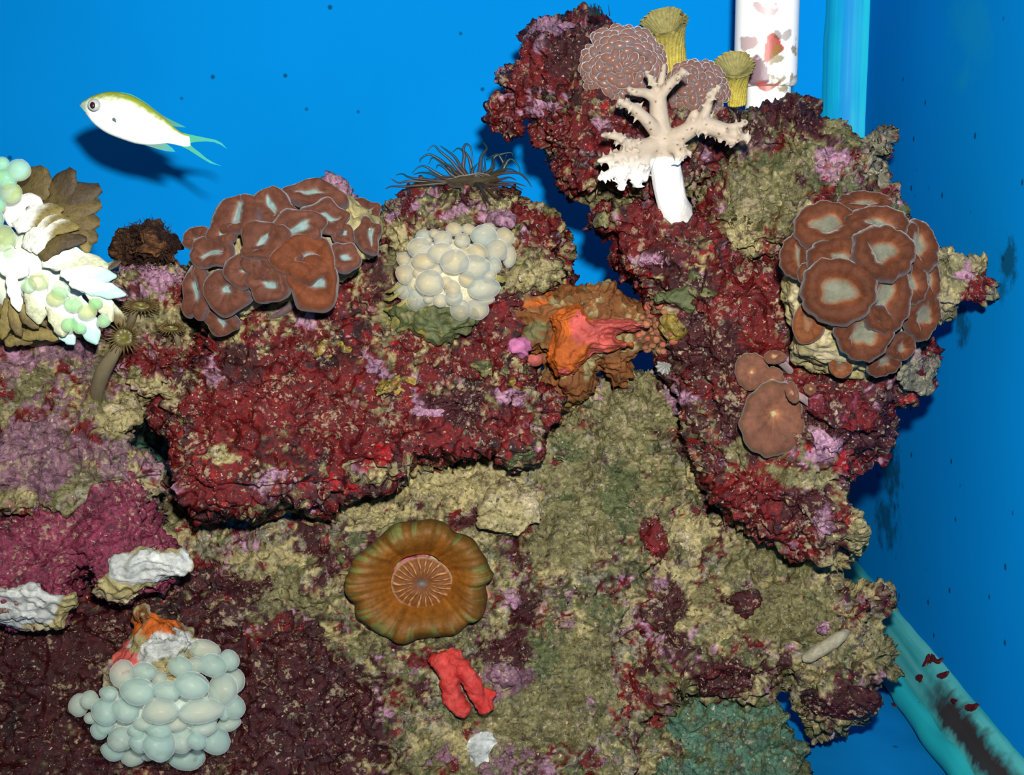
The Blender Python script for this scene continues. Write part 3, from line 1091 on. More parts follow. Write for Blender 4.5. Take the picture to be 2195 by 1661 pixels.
def polyp(parent, px, py, rx, ry, y, mrx, mry, tx=0, ty=0, rot=0.0, seed=0, mat=None, pal=None, name='polyp', nseg=56, lobes=6, lob=0.05, stalk=1.0, mrot=0.0, dx=0, dy=0, warp=0.08, gro=1.0, hs=1.0):
    """a fleshy coral head: mouth, raised lip, swollen ring, turned-down edge, stalk"""
    o0, u, v, n = frame_at(px, py, y, tx, ty)
    s = y / FPX
    rm = (rx + ry) / 2
    rng = np.random.RandomState(seed)
    th = np.linspace(0, 2 * math.pi, nseg, endpoint=False)
    ph = rng.rand(4) * 6.28
    lobe = 1 + lob * np.cos(lobes * th + ph[0]) + lob * 0.6 * np.cos((lobes * 2 - 3) * th + ph[1]) + 0.03 * np.cos(3 * th + ph[2])
    cr, sr = math.cos(rot), math.sin(rot)
    ox, oy = rx * np.cos(th) * lobe, ry * np.sin(th) * lobe
    ox, oy = ox * cr - oy * sr, ox * sr + oy * cr
    cm, sm = math.cos(mrot), math.sin(mrot)
    mlob = 1 + 0.12 * np.cos(3 * th + ph[1]) + 0.10 * np.cos(4 * th + ph[0])
    mx_, my_ = mrx * np.cos(th) * mlob, mry * np.sin(th) * mlob
    mx_, my_ = mx_ * cm - my_ * sm + dx, mx_ * sm + my_ * cm + dy
    groove = gro * (np.cos(th * (nseg // 4) + ph[3]) * 0.008 + 0.014 * np.cos(th * 9 + ph[1]))
    rings = [  # (mode, amount, height, colour key)
        ('m', 0.35, -0.07, 'mouth'), ('m', 0.75, -0.06, 'mouth'), ('m', 1.0, 0.0, 'lip'), ('s', 0.10, 0.07, 'inner'), ('s', 0.28, 0.15, 'flesh'), ('s', 0.48, 0.20, 'flesh'),
        ('s', 0.66, 0.19, 'flesh'), ('s', 0.82, 0.12, 'flesh'), ('s', 0.93, 0.01, 'rim'), ('s', 1.0, -0.14, 'rim'), ('s', 0.98, -0.27, 'flesh'), ('s', 0.84, -0.38, 'under'),
        ('s', 0.58, -0.5, 'under'), ('s', 0.46, -0.5 - 0.6 * stalk, 'stalk')]
    verts, cols = [], []
    O = np.array(o0[:])
    u_, v_, n_ = np.array(u[:]), np.array(v[:]), np.array(n[:])
    stripe = 0.90 + 0.20 * rng.rand(nseg)
    stripe = (stripe + np.roll(stripe, 1)) / 2
    for mode, a, h, ck in rings:
        if mode == 'm':
            X, Y = dx + (mx_ - dx) * a, dy + (my_ - dy) * a
        else:
            X, Y = mx_ * (1 - a) + ox * a, my_ * (1 - a) + oy * a
        hh = (h * hs if h > 0 else h) + (groove if mode == 's' and a < 0.97 and h > -0.2 else 0)
        P = O + np.outer(X * s, u_) - np.outer(Y * s, -v_) + np.outer(np.broadcast_to(hh * rm * s, X.shape), n_)
        verts.append(P)
        c = np.tile(pal[ck], (nseg, 1))
        if ck in ('flesh', 'inner', 'rim'):
            c = c * stripe[:, None]
        cols.append(c)
    verts.append((O + u_ * dx * s + v_ * dy * s - n_ * 0.06 * rm * s)[None])
    cols.append(np.array(pal['mouth'])[None] * 1.05)
    faces = []
    R = len(rings)
    for i in range(R - 1):
        for k in range(nseg):
            j = (k + 1) % nseg
            faces.append((i * nseg + k, (i + 1) * nseg + k, (i + 1) * nseg + j, i * nseg + j))
    cidx = R * nseg
    for k in range(nseg):
        faces.append((cidx, k, (k + 1) % nseg))
    faces.append(tuple((R - 1) * nseg + k for k in range(nseg))[::-1])
    vall = np.concatenate(verts)
    fq = 0.9 / (rm * s)
    vall = vall + np.outer(fbm(vall, fq, 2, seed) * warp * rm * s, n_) + np.outer(fbm(vall, fq, 2, seed + 1) * warp * rm * s, u_) + np.outer(fbm(vall, fq, 2, seed + 2) * warp * rm * s, v_)
    me = mesh_np(name, vall, faces, np.concatenate(cols) * (1 + 0.18 * fbm(vall, 2.2 * fq, 2, seed + 3))[:, None])
    fix_normals(me)
    return obj(name, me, mat, parent)


def fix_normals(me):
    bm = bmesh.new()
    bm.from_mesh(me)
    bmesh.ops.recalc_face_normals(bm, faces=bm.faces)
    bm.to_mesh(me)
    bm.free()


def petal(name, parent, pts, width, y, c_root, c_tip, mat, cup=0.25, thick=4.0, turn=0.5, tipw=0.35, seed=0, split=0.5, sharp=0.25):
    """a stiff curved blade: path pts (px, py) from root to tip, half width in px"""
    rng = np.random.RandomState(seed)
    c = catmull(pts, 7)
    n = len(c)
    t = np.linspace(0, 1, n)
    tg = np.gradient(c, axis=0)
    tg /= np.linalg.norm(tg, axis=1, keepdims=True) + 1e-9
    sd = np.stack([-tg[:, 1], tg[:, 0]], 1)
    w = width * np.sin(np.pi * np.clip(0.18 + t * 0.72, 0, 1)) ** 0.7 * np.where(t > 0.8, 1 - (1 - tipw) * ((t - 0.8) / 0.2) ** 2, 1)
    m = 9
    q = np.linspace(-1, 1, m)
    s = y / FPX
    verts, cols = [], []
    for side in (0, 1):
        for i in range(n):
            jag = 1 + 0.10 * math.sin(t[i] * 21 + seed) + 0.05 * rng.randn()
            for k in range(m):
                ww = q[k] * w[i] * (jag if abs(q[k]) == 1 else 1)
                P2 = c[i] + sd[i] * ww * 0.96
                dep = (cup * width * (q[k] ** 2) - turn * q[k] * w[i] - 0.25 * width * math.sin(math.pi * t[i])) * s
                dep += (thick * s if side else 0) * (1 - 0.75 * q[k] ** 2)
                verts.append(W(P2[0], P2[1], y + dep))
                f = np.clip((t[i] + 0.25 * q[k] - split) / sharp + 0.5, 0, 1)
                cols.append(mix(c_root, c_tip, f) * (0.92 + 0.16 * rng.rand()))
    verts, cols = np.array(verts), np.array(cols)
    faces = []
    off = n * m
    for i in range(n - 1):
        for k in range(m - 1):
            a, b, cc, d = i * m + k, i * m + k + 1, (i + 1) * m + k + 1, (i + 1) * m + k
            faces.append((a, b, cc, d))
            faces.append((off + d, off + cc, off + b, off + a))
    for i in range(n - 1):
        for k in (0, m - 1):
            faces.append((i * m + k, (i + 1) * m + k, off + (i + 1) * m + k, off + i * m + k))
    for k in range(m - 1):
        for i in (0, n - 1):
            faces.append((i * m + k, off + i * m + k, off + i * m + k + 1, i * m + k + 1))
    me = mesh_np(name, verts, faces, cols)
    fix_normals(me)
    return obj(name, me, mat, parent)


SOFT = material('soft_polyp_flesh', rough=0.5, bump=0.5, bscale=500, vary=0.22, vscale=300, sss=0.12, sss_r=(1, 0.5, 0.35), sss_d=0.002, spec=0.07, sheen=0.2)
BUB = material('pale_vesicle_skin', rough=0.3, vary=0.06, vscale=160, sss=0.6, sss_r=(1, 1, 1), sss_d=0.003, spec=0.08, sheen=0.5, clear=0.6)
BUBB = material('brown_vesicle_skin', rough=0.28, vary=0.08, vscale=160, sss=0.35, sss_r=(1, 0.6, 0.5), sss_d=0.002, spec=0.2, sheen=0.8, clear=0.12)
DISC = material('disc_coral_flesh', rough=0.45, bump=0.4, bscale=400, vary=0.25, vscale=260, spec=0.10)
SKEL = material('coral_skeleton', rough=0.5, bump=0.8, bscale=420, vary=0.3, vscale=260, spec=0.3)
SPONGE = material('sponge_skin', rough=0.5, bump=0.9, bscale=600, vary=0.25, vscale=300, spec=0.25, sss=0.15, sss_d=0.002)
WHITE = material('soft_coral_skin', rough=0.5, bump=0.35, bscale=500, vary=0.08, vscale=200, spec=0.2, sss=0.3, sss_d=0.003)
GLASSY = material('translucent_tentacle', rough=0.35, vary=0.2, vscale=300, spec=0.3, clear=0.30)
# ---------------------------------------------------------------- round brown polyp coral on the column
def dome_y(px, py, cx, cy, rx, ry, yb, h):
    q = ((px - cx) / rx) ** 2 + ((py - cy) / ry) ** 2
    return yb - h * math.sqrt(max(0.0, 1 - min(q, 1.0)))


BROWN = dict(mouth=alb(132, 132, 112), lip=alb(150, 108, 80), inner=alb(124, 68, 40), flesh=alb(100, 55, 33), rim=alb(92, 64, 56), under=alb(120, 70, 44), stalk=alb(190, 172, 130))
y0 = hy(1790, 800) - 0.004
cj = thing('polyp_coral', 'round cluster of chestnut coral heads with grey green mouths on the red column', 'coral', V(1840, 815, y0))
small_rock('skeleton', [(1676, 560), (1700, 505), (1850, 470), (1970, 560), (1975, 700), (1935, 780), (1900, 805), (1850, 818), (1790, 820), (1735, 803), (1692, 775), (1676, 745), (1690, 705), (1672, 640)],
           y0 - 0.005, dict(cream=0.4, tan=0.5, grey=0.2, olive=0.0), cj, 0.040, 0.03, 120, 301, rough=0.45, mat=SKEL)
JP = [(1797, 623, 75, 66, 38, 25, 0.2), (1853, 712, 60, 63, 25, 28, -0.5), (1898, 540, 68, 58, 28, 20, 0.2), (1771, 481, 62, 50, 28, 20, 0.0), (1883, 477, 66, 40, 28, 9, -0.3), (1803, 550, 66, 46, 18, 12, -0.3),
      (1896, 637, 58, 74, 17, 36, -0.4), (1980, 675, 45, 52, 24, 17, -0.7), (1972, 526, 42, 54, 12, 22, -0.2), (1954, 608, 42, 46, 12, 15, 0.0), (1896, 776, 37, 36, 10, 11, 0), (1803, 787, 25, 26, 10, 10, 0),
      (1732, 694, 33, 44, 9, 16, 0.2), (1707, 548, 36, 46, 4, 26, 0.2), (1853, 432, 56, 24, 20, 5, 0), (1995, 598, 27, 40, 5, 15, 0), (1740, 590, 30, 30, 4, 8, 0), (1935, 745, 30, 30, 5, 8, 0)]
for i, (px, py, rx, ry, a, b, mr) in enumerate(JP):
    dy_ = dome_y(px, py, 1845, 605, 200, 215, y0 - 0.012, 0.050)
    if i in (0, 1, 2):
        dy_ -= 0.005
    if i in (12, 11):
        dy_ += 0.004
    small = i in (11, 12)
    pal = dict(BROWN)
    if small:
        pal.update(mouth=alb(150, 104, 74), flesh=alb(134, 78, 44), rim=alb(124, 74, 46), inner=alb(144, 84, 50))
    polyp(cj, px, py, rx * 1.1, ry * 1.1, dy_, a, b, (px - 1845) / 330, (py - 605) / 330, seed=i + 40, mat=SOFT, pal=pal, lobes=11 if not small else 3, lob=0.03, mrot=mr)

# ---------------------------------------------------------------- brown lobed coral on the ledge
y0 = hy(600, 640) - 0.004
cc = thing('polyp_coral', 'wide colony of folded chestnut coral heads with pale blue mouths on the ledge', 'coral', V(575, 700, y0))
small_rock('skeleton', [(395, 560), (480, 480), (600, 430), (740, 425), (815, 480), (812, 540), (765, 590), (700, 610), (560, 650), (525, 695), (485, 718), (455, 690), (470, 640), (410, 610)],
           y0 + 0.004, dict(cream=0.3, tan=0.5, yellow=0.3, pink=-0.2), cc, 0.030, 0.03, 90, 302, rough=0.6, mat=SKEL)
CP = [(418, 624, 30, 60, 5, 26, 0.1), (485, 628, 45, 44, 9, 8, 0), (575, 608, 46, 38, 17, 8, -0.1), (674, 610, 56, 56, 25, 10, -0.3), (655, 555, 62, 46, 22, 8, 0.2), (452, 540, 46, 36, 25, 6, 0.1), (526, 578, 40, 36, 12, 6, 0.3),
      (567, 513, 56, 40, 24, 9, 0.5), (637, 490, 54, 42, 26, 10, 0.5), (510, 460, 54, 38, 9, 20, -0.2), (588, 444, 46, 38, 8, 22, 0.5), (670, 415, 66, 32, 26, 6, 0.1), (702, 462, 46, 34, 22, 5, 0.1), (780, 448, 34, 24, 16, 5, 0.1),
      (793, 503, 29, 36, 6, 20, -0.1), (740, 548, 30, 30, 10, 7, 0), (473, 690, 36, 30, 6, 12, 0.3), (424, 512, 32, 24, 12, 5, 0.2), (476, 497, 34, 26, 12, 5, 0.6), (610, 560, 36, 34, 6, 6, 0), (552, 560, 34, 30, 8, 5, 0), (735, 500, 24, 22, 8, 5, 0)]
LOBED = dict(mouth=alb(150, 178, 174), lip=alb(150, 116, 102), inner=alb(124, 80, 64), flesh=alb(112, 68, 52), rim=alb(110, 86, 86), under=alb(120, 70, 46), stalk=alb(196, 176, 120))
for i, (px, py, rx, ry, a, b, mr) in enumerate(CP):
    dy_ = dome_y(px, py, 590, 570, 245, 190, y0 + 0.006, 0.055)
    pal = dict(LOBED)
    if i in (3, 4):
        pal.update(flesh=alb(126, 68, 40), rim=alb(114, 68, 48), inner=alb(126, 70, 44))
    polyp(cc, px, py, rx * 1.12, ry * 1.12, dy_, a, b, (px - 590) / 420, (py - 560) / 360, seed=i + 80, mat=SOFT, pal=pal, lobes=4, lob=0.07, mrot=mr, warp=0.16)

# ---------------------------------------------------------------- pale bubble coral on the ledge
y0 = hy(960, 600) - 0.006
ce = thing('bubble_coral', 'cream grey bubble coral in a green cup on the red ledge', 'coral', V(930, 735, y0))
small_rock('cup', [(845, 655), (863, 645), (928, 630), (990, 640), (1040, 680), (1019, 700), (1006, 716), (974, 735), (946, 743), (910, 733), (883, 726), (838, 718), (832, 704), (842, 686), (820, 673), (820, 657)],
           y0 - 0.008, dict(green=0.6, olive=0.3, yellow=0.2), ce, 0.026, 0.03, 46, 303, rough=0.55, mat=SKEL, gy=-0.1)
for i, (pp, w) in enumerate([([(880, 640), (850, 662), (822, 664)], 8), ([(880, 650), (852, 684), (838, 704)], 9), ([(885, 655), (868, 690), (858, 712)], 8), ([(900, 640), (900, 665), (892, 690)], 6), ([(925, 640), (926, 662), (922, 684)], 6),
                             ([(950, 645), (955, 665), (956, 684)], 6), ([(1050, 590), (1072, 598), (1086, 600)], 8), ([(870, 600), (840, 622), (826, 625)], 4), ([(872, 615), (840, 640), (822, 641)], 4)]):
    petal('septum', ce, pp, w, y0 - 0.022, alb(176, 164, 84), alb(132, 124, 54), SKEL, seed=i, thick=5)
EB = [(850, 180, 80, 65), (1025, 180, 65, 55), (1260, 170, 70, 55), (1440, 275, 95, 90), (615, 225, 50, 45), (490, 260, 80, 60), (540, 310, 45, 35), (720, 290, 90, 75), (450, 400, 120, 100), (950, 310, 75, 65), (1200, 260, 130, 100),
      (1350, 430, 110, 110), (1500, 500, 65, 120), (1120, 450, 95, 85), (700, 460, 130, 100), (500, 560, 125, 90), (265, 540, 75, 75), (1000, 480, 100, 70), (860, 560, 140, 120), (1090, 620, 155, 110), (1320, 610, 70, 80), (270, 710, 90, 95),
      (570, 810, 135, 130), (270, 890, 115, 90), (300, 1030, 60, 60), (410, 1010, 95, 110), (550, 990, 50, 55), (690, 1020, 65, 70), (830, 870, 80, 80), (850, 960, 85, 90), (1200, 870, 160, 110), (1270, 720, 70, 65), (1240, 1010, 80, 50),
      (930, 1130, 100, 110), (1130, 1120, 110, 110), (990, 1240, 60, 45), (440, 690, 70, 60), (620, 660, 80, 60), (760, 800, 60, 60), (1000, 760, 80, 80)]
vmE = vesicle_set('cream_bubble', (alb(236, 222, 176, 0.66), alb(206, 196, 164, 0.66), alb(200, 206, 196, 0.66)), (alb(232, 224, 190, 0.66), alb(196, 194, 174, 0.66), alb(190, 206, 198, 0.66)), (alb(240, 222, 166, 0.66), alb(212, 194, 150, 0.66), alb(204, 204, 184, 0.66)))
core = ball(963, 590, y0 - 0.018, 95, 78, 50, ICO3)
obj('flesh', mesh_np('flesh', core[0], core[1], np.tile(alb(220, 212, 176, 0.55), (len(core[0]), 1))), SOFT, ce)


def cluster(parent, data, ox, oy, sc, yb, h, me, mat, jit=0.004, grow=1.0, seed=1):
    P = np.array([(ox + a / sc, oy + b / sc, rx / sc, ry / sc) for a, b, rx, ry in data])
    c = (P[:, :2].min(0) + P[:, :2].max(0)) / 2
    e = (P[:, :2].max(0) - P[:, :2].min(0)) / 2 + 6
    rng = np.random.RandomState(seed)
    for (px, py, rx, ry) in P:
        q = (px - c[0]) / e[0], (py - c[1]) / e[1]
        dd = 1 - min(1.0, q[0] ** 2 + q[1] ** 2)
        y = yb - h * math.sqrt(dd) - 0.5 * min(rx, ry) * yb / FPX + jit * rng.randn()
        place_vesicle(parent, me, mat, px, py, y, rx * grow, ry * grow, q[0] * 0.8, q[1] * 0.8, 1.15)


cluster(ce, EB, 820, 460, 5.537, y0 - 0.010, 0.030, vmE, BUB, 0.003, 1.26, 5)

# ---------------------------------------------------------------- pale bubble coral low in the reef, on its orange cone
y0 = hy(340, 1540) - 0.004
co = thing('bubble_coral', 'aqua white bubble coral on an orange and white cone low in the reef', 'coral', V(340, 1640, y0))
small_rock('cone', [(285, 1294), (315, 1294), (326, 1310), (379, 1326), (440, 1372), (420, 1420), (380, 1480), (230, 1480), (215, 1440), (226, 1418), (253, 1390), (288, 1337), (281, 1314)], y0 - 0.004,
           dict(tan=0.3, cream=0.2), co, 0.035, 0.03, 60, 304, rough=0.5, gy=-0.15, mat=SPONGE,
           blobs=[(340, 1338, 62, 44, 'orange', 2.4), (300, 1310, 26, 26, 'rust', 1.6), (325, 1392, 80, 34, 'white', 2.8), (258, 1398, 34, 44, 'salmon', 2.4), (380, 1340, 18, 20, 'rose', 1.2), (335, 1418, 60, 14, 'green', 1.2),
                  (395, 1370, 40, 20, 'rust', 1.0), (228, 1425, 14, 20, 'pink', 1.2), (240, 1455, 30, 22, 'cream', 1.2), (425, 1362, 18, 16, 'cream', 1.3)])
m2 = [(500, 720, 100, 110), (690, 700, 105, 80), (990, 540, 70, 50), (1250, 490, 135, 75), (1480, 590, 85, 85), (1030, 650, 100, 85), (1180, 640, 80, 70), (1330, 640, 115, 95), (1530, 790, 90, 110), (630, 880, 145, 110), (840, 770, 60, 70),
      (910, 870, 115, 80), (1130, 820, 140, 110), (1430, 870, 120, 140), (1520, 1020, 95, 100), (1490, 1180, 100, 65), (850, 1060, 150, 105), (1230, 1060, 190, 100), (90, 1010, 75, 90), (190, 960, 70, 80), (340, 1060, 120, 110), (520, 1050, 120, 100),
      (200, 1130, 55, 50), (280, 1240, 75, 70), (330, 1190, 80, 70), (400, 1430, 100, 75), (490, 1320, 110, 100), (620, 1240, 70, 60), (660, 1340, 90, 90), (590, 1490, 95, 75), (830, 1240, 100, 70), (830, 1370, 130, 130), (740, 1470, 60, 50),
      (1050, 1330, 115, 110), (1090, 1500, 145, 95), (1260, 1220, 110, 70), (1180, 1330, 80, 80), (1350, 1340, 120, 110), (850, 1510, 50, 30), (700, 1180, 90, 60), (1000, 1180, 90, 60), (360, 900, 80, 60), (1430, 1080, 50, 60)]
vmO = vesicle_set('aqua_bubble', (alb(220, 226, 196, 0.7), alb(192, 204, 188, 0.7), alb(190, 216, 202, 0.7)), (alb(230, 226, 190, 0.7), alb(196, 202, 184, 0.7), alb(194, 216, 202, 0.7)), (alb(210, 226, 206, 0.7), alb(182, 206, 192, 0.7), alb(184, 218, 206, 0.7)))
core = ball(345, 1520, y0 - 0.026, 135, 95, 60, ICO3)
obj('flesh', mesh_np('flesh', core[0], core[1], np.tile(alb(200, 218, 202, 0.55), (len(core[0]), 1))), SOFT, co)
cluster(co, m2, 150, 1280, 4.359, y0 - 0.018, 0.038, vmO, BUB, 0.003, 1.22, 6)

# ---------------------------------------------------------------- two brown bubble corals and the ribbed cups beside them
vmG = vesicle_mesh('brown_bubble', alb(150, 100, 80), alb(176, 124, 104), alb(158, 138, 138))
for (cx, cy, rx, ry, nb, lab, sd) in ((1335, 137, 92, 80, 120, 'larger rosy brown bubble coral with tight oval bubbles on the tall rock', 1),
                                      (1494, 190, 68, 61, 84, 'smaller rosy brown bubble coral between white branches and ribbed cup', 2)):
    y0 = hy(cx - 20, cy + 20, 0.96) - 0.004 if sd == 1 else hy(cx, cy + 45, 0.95) - 0.002
    t = thing('bubble_coral', lab, 'coral', V(cx, cy + ry, y0), 'brown bubble corals on the tall rock')
    s = y0 / FPX
    cv = ball(cx, cy, y0 - 0.002, rx * 0.88, ry * 0.88, rx * 0.75, ICO3)
    obj('flesh', mesh_np('flesh', cv[0], cv[1], np.tile(alb(150, 92, 66), (len(cv[0]), 1))), SOFT, t)
    rng = np.random.RandomState(sd)
    for k in range(nb):
        z = 1 - (k + 0.5) / nb * 1.06
        a = k * 2.399963
        r = math.sqrt(max(0, 1 - z * z))
        qx, qy = r * math.cos(a), r * math.sin(a)
        qx += rng.randn() * 0.025
        qy += rng.randn() * 0.025
        y = y0 - 0.002 - z * rx * 0.75 * s
        b1 = (13.5 if sd == 1 else 12.5) * (0.85 + 0.4 * rng.rand())
        b2 = b1 * (0.62 + 0.14 * rng.rand())
        place_vesicle(t, vmG, BUBB, cx + qx * rx * 0.93, cy + qy * ry * 0.93, y, b1, b2, qx * 1.3, qy * 1.3, 0.95, rng.rand() * 3.14)


def ribbed_cup(label, base, rim, r0, r1, tilt, y, seed, parentname='cup_coral'):
    t = thing(parentname, label, 'coral', V(base[0], base[1], y), 'ribbed yellow cups beside the brown bubble corals')
    nseg, nr = 84, 26
    a = np.array(W(base[0], base[1], y + 0.004))
    b = np.array(W(rim[0], rim[1], y - 0.004))
    ax = b - a
    Lh = np.linalg.norm(ax)
    ax = ax / Lh
    # the rim leans towards the viewer so that its inside shows
    side = np.cross(ax, -_F)
    side /= np.linalg.norm(side)
    fw = np.cross(side, ax)
    th = np.linspace(0, 2 * math.pi, nseg, endpoint=False)
    s = y / FPX
    rng = np.random.RandomState(seed)
    rib = np.abs(np.cos(th * 12)) ** 0.7
    jag = 1 + 0.09 * rng.randn(nseg)
    verts, cols = [], []
    rows = []
    for i in range(nr):
        f = i / (nr - 1)
        r = (r0 + (r1 - r0) * (0.15 * f + 0.85 * f ** 2.6)) * s
        tw = 0.9 * f
        lean = tilt * f ** 3 * r
        rr = r * (0.90 + 0.13 * np.abs(np.cos((th + tw) * 11)) + 0.03 * np.sin(th * 3 + f * 5))
        if i == nr - 1:
            rr = rr * jag
        P = a + ax * (Lh * f) + np.outer(np.cos(th) * rr, side) + np.outer(np.sin(th) * rr, fw) - np.outer(np.sin(th) * lean * 0.9, ax)
        c = mix(alb(226, 204, 80, 0.55), alb(176, 164, 84, 0.5), np.full(nseg, f)) * (0.75 + 0.35 * np.abs(np.cos((th + tw) * 11)))[:, None]
        rows.append((P, c))
    for i in range(1, 10):
        f = 1 - i / 9 * 0.55
        g = i / 9
        r = (r1 * (1 - 0.85 * g)) * s
        rr = r * (0.92 + 0.12 * np.abs(np.cos(th * 14)))
        lean = tilt * r * (1 - g)
        P = a + ax * (Lh * (1 - 0.30 * g ** 1.2)) + np.outer(np.cos(th) * rr, side) + np.outer(np.sin(th) * rr, fw) - np.outer(np.sin(th) * lean * 0.9, ax)
        c = np.tile(alb(176, 166, 100, 0.5), (nseg, 1)) * (0.7 + 0.4 * np.abs(np.cos(th * 14)))[:, None]
        rows.append((P, c))
    vv = np.concatenate([r[0] for r in rows])
    cc_ = np.concatenate([r[1] for r in rows])
    no = nr
    def part(nm, i0, i1, capend):
        f = []
        n_ = i1 - i0
        for i in range(n_ - 1):
            for k in range(nseg):
                j = (k + 1) % nseg
                f.append((i * nseg + k, i * nseg + j, (i + 1) * nseg + j, (i + 1) * nseg + k))
        if capend == 'last':
            f.append(tuple((n_ - 1) * nseg + k for k in range(nseg)))
        else:
            f.append(tuple(k for k in range(nseg))[::-1])
        me = mesh_np(nm, vv[i0 * nseg:i1 * nseg], f, cc_[i0 * nseg:i1 * nseg])
        fix_normals(me)
        return obj(nm, me, SKEL, t)
    part('stalk', 0, nr, 'first')
    part('calyx', nr - 1, nr + 9, 'last')
    return t


ribbed_cup('taller yellow ribbed cup coral behind the larger brown bubble coral', (1452, 170), (1424, 44), 25, 49, 0.46, 0.965, 4)
ribbed_cup('shorter yellow green ribbed cup coral against the white pipe', (1580, 224), (1575, 138), 20, 42, 0.5, 0.965, 7)

# ---------------------------------------------------------------- white branching soft coral
yw = hy(1440, 440) - 0.012
ci = thing('soft_coral', 'white finger branched soft coral with brown dots standing on the red column', 'coral', V(1440, 452, yw))
D = -0.02


def br(*pts):
    return px_tube([(a, b, yw + D + d, r) for a, b, d, r in pts], 12, 5)


limbs = [br((1448, 458, 0.014, 38), (1440, 430, 0.004, 33), (1431, 385, 0.0, 34), (1423, 335, -0.008, 32), (1420, 300, -0.012, 28)),
         br((1420, 305, -0.012, 26), (1414, 262, -0.012, 22), (1411, 225, -0.012, 19), (1412, 200, -0.013, 17)),
         br((1411, 215, -0.012, 14), (1385, 200, -0.014, 11), (1360, 197, -0.018, 9), (1346, 190, -0.018, 6)), br((1412, 205, -0.014, 9), (1398, 175, -0.016, 6), (1384, 155, -0.018, 4)),
         br((1412, 205, -0.012, 10), (1418, 170, -0.012, 8), (1424, 138, -0.010, 5)), br((1414, 208, -0.014, 12), (1438, 178, -0.018, 11), (1462, 158, -0.022, 9), (1468, 152, -0.022, 7)),
         br((1418, 295, -0.012, 18), (1385, 256, -0.020, 14), (1352, 228, -0.024, 10), (1326, 219, -0.026, 6)),
         br((1418, 310, -0.012, 22), (1375, 315, -0.018, 18), (1342, 306, -0.024, 11), (1322, 293, -0.028, 9), (1292, 290, -0.030, 5)),
         br((1410, 315, -0.012, 20), (1365, 328, -0.020, 14), (1318, 338, -0.026, 11), (1282, 345, -0.028, 5)),
         br((1400, 320, -0.012, 20), (1360, 345, -0.020, 17), (1325, 364, -0.024, 12), (1284, 380, -0.026, 5)), br((1370, 340, -0.018, 18), (1340, 372, -0.022, 13), (1330, 405, -0.024, 6)),
         br((1385, 335, -0.016, 18), (1372, 370, -0.022, 14), (1366, 398, -0.024, 7)), br((1395, 330, -0.014, 14), (1386, 362, -0.020, 10), (1384, 385, -0.022, 5)),
         br((1425, 305, -0.012, 24), (1462, 288, -0.018, 20), (1500, 268, -0.022, 18), (1547, 279, -0.026, 18), (1580, 290, -0.028, 11), (1606, 296, -0.030, 5)), br((1540, 280, -0.026, 12), (1562, 298, -0.028, 7), (1571, 310, -0.028, 4)),
         br((1550, 275, -0.026, 11), (1580, 270, -0.028, 7), (1600, 262, -0.028, 4)), br((1500, 266, -0.022, 15), (1515, 235, -0.026, 10), (1525, 206, -0.028, 8), (1542, 188, -0.030, 4)),
         br((1428, 310, -0.012, 20), (1452, 322, -0.020, 14), (1454, 350, -0.022, 6)), br((1440, 315, -0.016, 10), (1462, 326, -0.022, 7), (1480, 326, -0.024, 4)),
         br((1470, 285, -0.018, 13), (1490, 240, -0.022, 9), (1488, 250, -0.022, 4))]
# ragged fringe along the outer branches
rng = np.random.RandomState(9)
fringe = []
for lb, cnt in ((6, 26), (7, 26), (8, 26), (9, 30), (10, 22), (11, 26), (12, 14), (13, 40), (14, 10), (15, 12), (16, 24), (17, 14), (18, 10), (3, 6), (5, 8)):
    vv_ = limbs[lb][0]
    m0 = int(len(vv_) * 0.35)
    for k in rng.randint(m0, len(vv_) - 2, cnt):
        p = vv_[k]
        ring = k // 12
        cen = vv_[ring * 12:ring * 12 + 12].mean(0)
        d = p - cen
        d /= np.linalg.norm(d) + 1e-9
        fringe.append(tube(np.array([cen, p, p + d * (0.0012 + 0.0026 * rng.rand()) + rng.randn(3) * 0.0005]), [0.0016, 0.0013, 0.0005], 5))
v, f = join(limbs + fringe)
me = remesh(mesh_np('tmp', v, f), 0.00075)
smooth_mesh(me, 2, 0.5)
P = verts_of(me)
px_, py_ = to_px(P)
wd = worley(P, 190, 77)
dots = np.clip((0.17 - wd) / 0.05, 0, 1) * np.clip((345 - py_) / 25, 0, 1)
bs = mix(alb(214, 196, 172, 0.46), np.array((0.80, 0.80, 0.76)), np.maximum(np.clip((py_ - 334 - 0.12 * np.abs(px_ - 1425)) / 8, 0, 1) * np.clip((px_ - 1392) / 6, 0, 1) * np.clip((1466 - px_) / 12, 0, 1), 0.6 * np.clip((py_ - 330) / 60, 0, 1)))
cols = mix(bs, alb(140, 86, 50), dots * 0.9)
set_col(me, cols)
me.polygons.foreach_set('use_smooth', np.ones(len(me.polygons), bool))
# trunk and crown as separate pieces of one coral, parted face by face
nF = len(me.polygons)
fc = np.empty(nF * 3, np.float32)
me.polygons.foreach_get('center', fc)
fpx, fpy = to_px(fc.reshape(-1, 3))
tr = (fpy > 340 + 0.1 * np.abs(fpx - 1425)) & (fpx > 1392) & (fpx < 1500)


def split_mesh(src, keep, name):
    bm = bmesh.new()
    bm.from_mesh(src)
    bm.faces.ensure_lookup_table()
    bmesh.ops.delete(bm, geom=[w for w in bm.faces if not keep[w.index]], context='FACES')
    m = bpy.data.meshes.new(name)
    bm.to_mesh(m)
    bm.free()
    return m


obj('trunk', split_mesh(me, tr, 'trunk'), WHITE, ci)
obj('branches', split_mesh(me, ~tr, 'branches'), WHITE, ci)

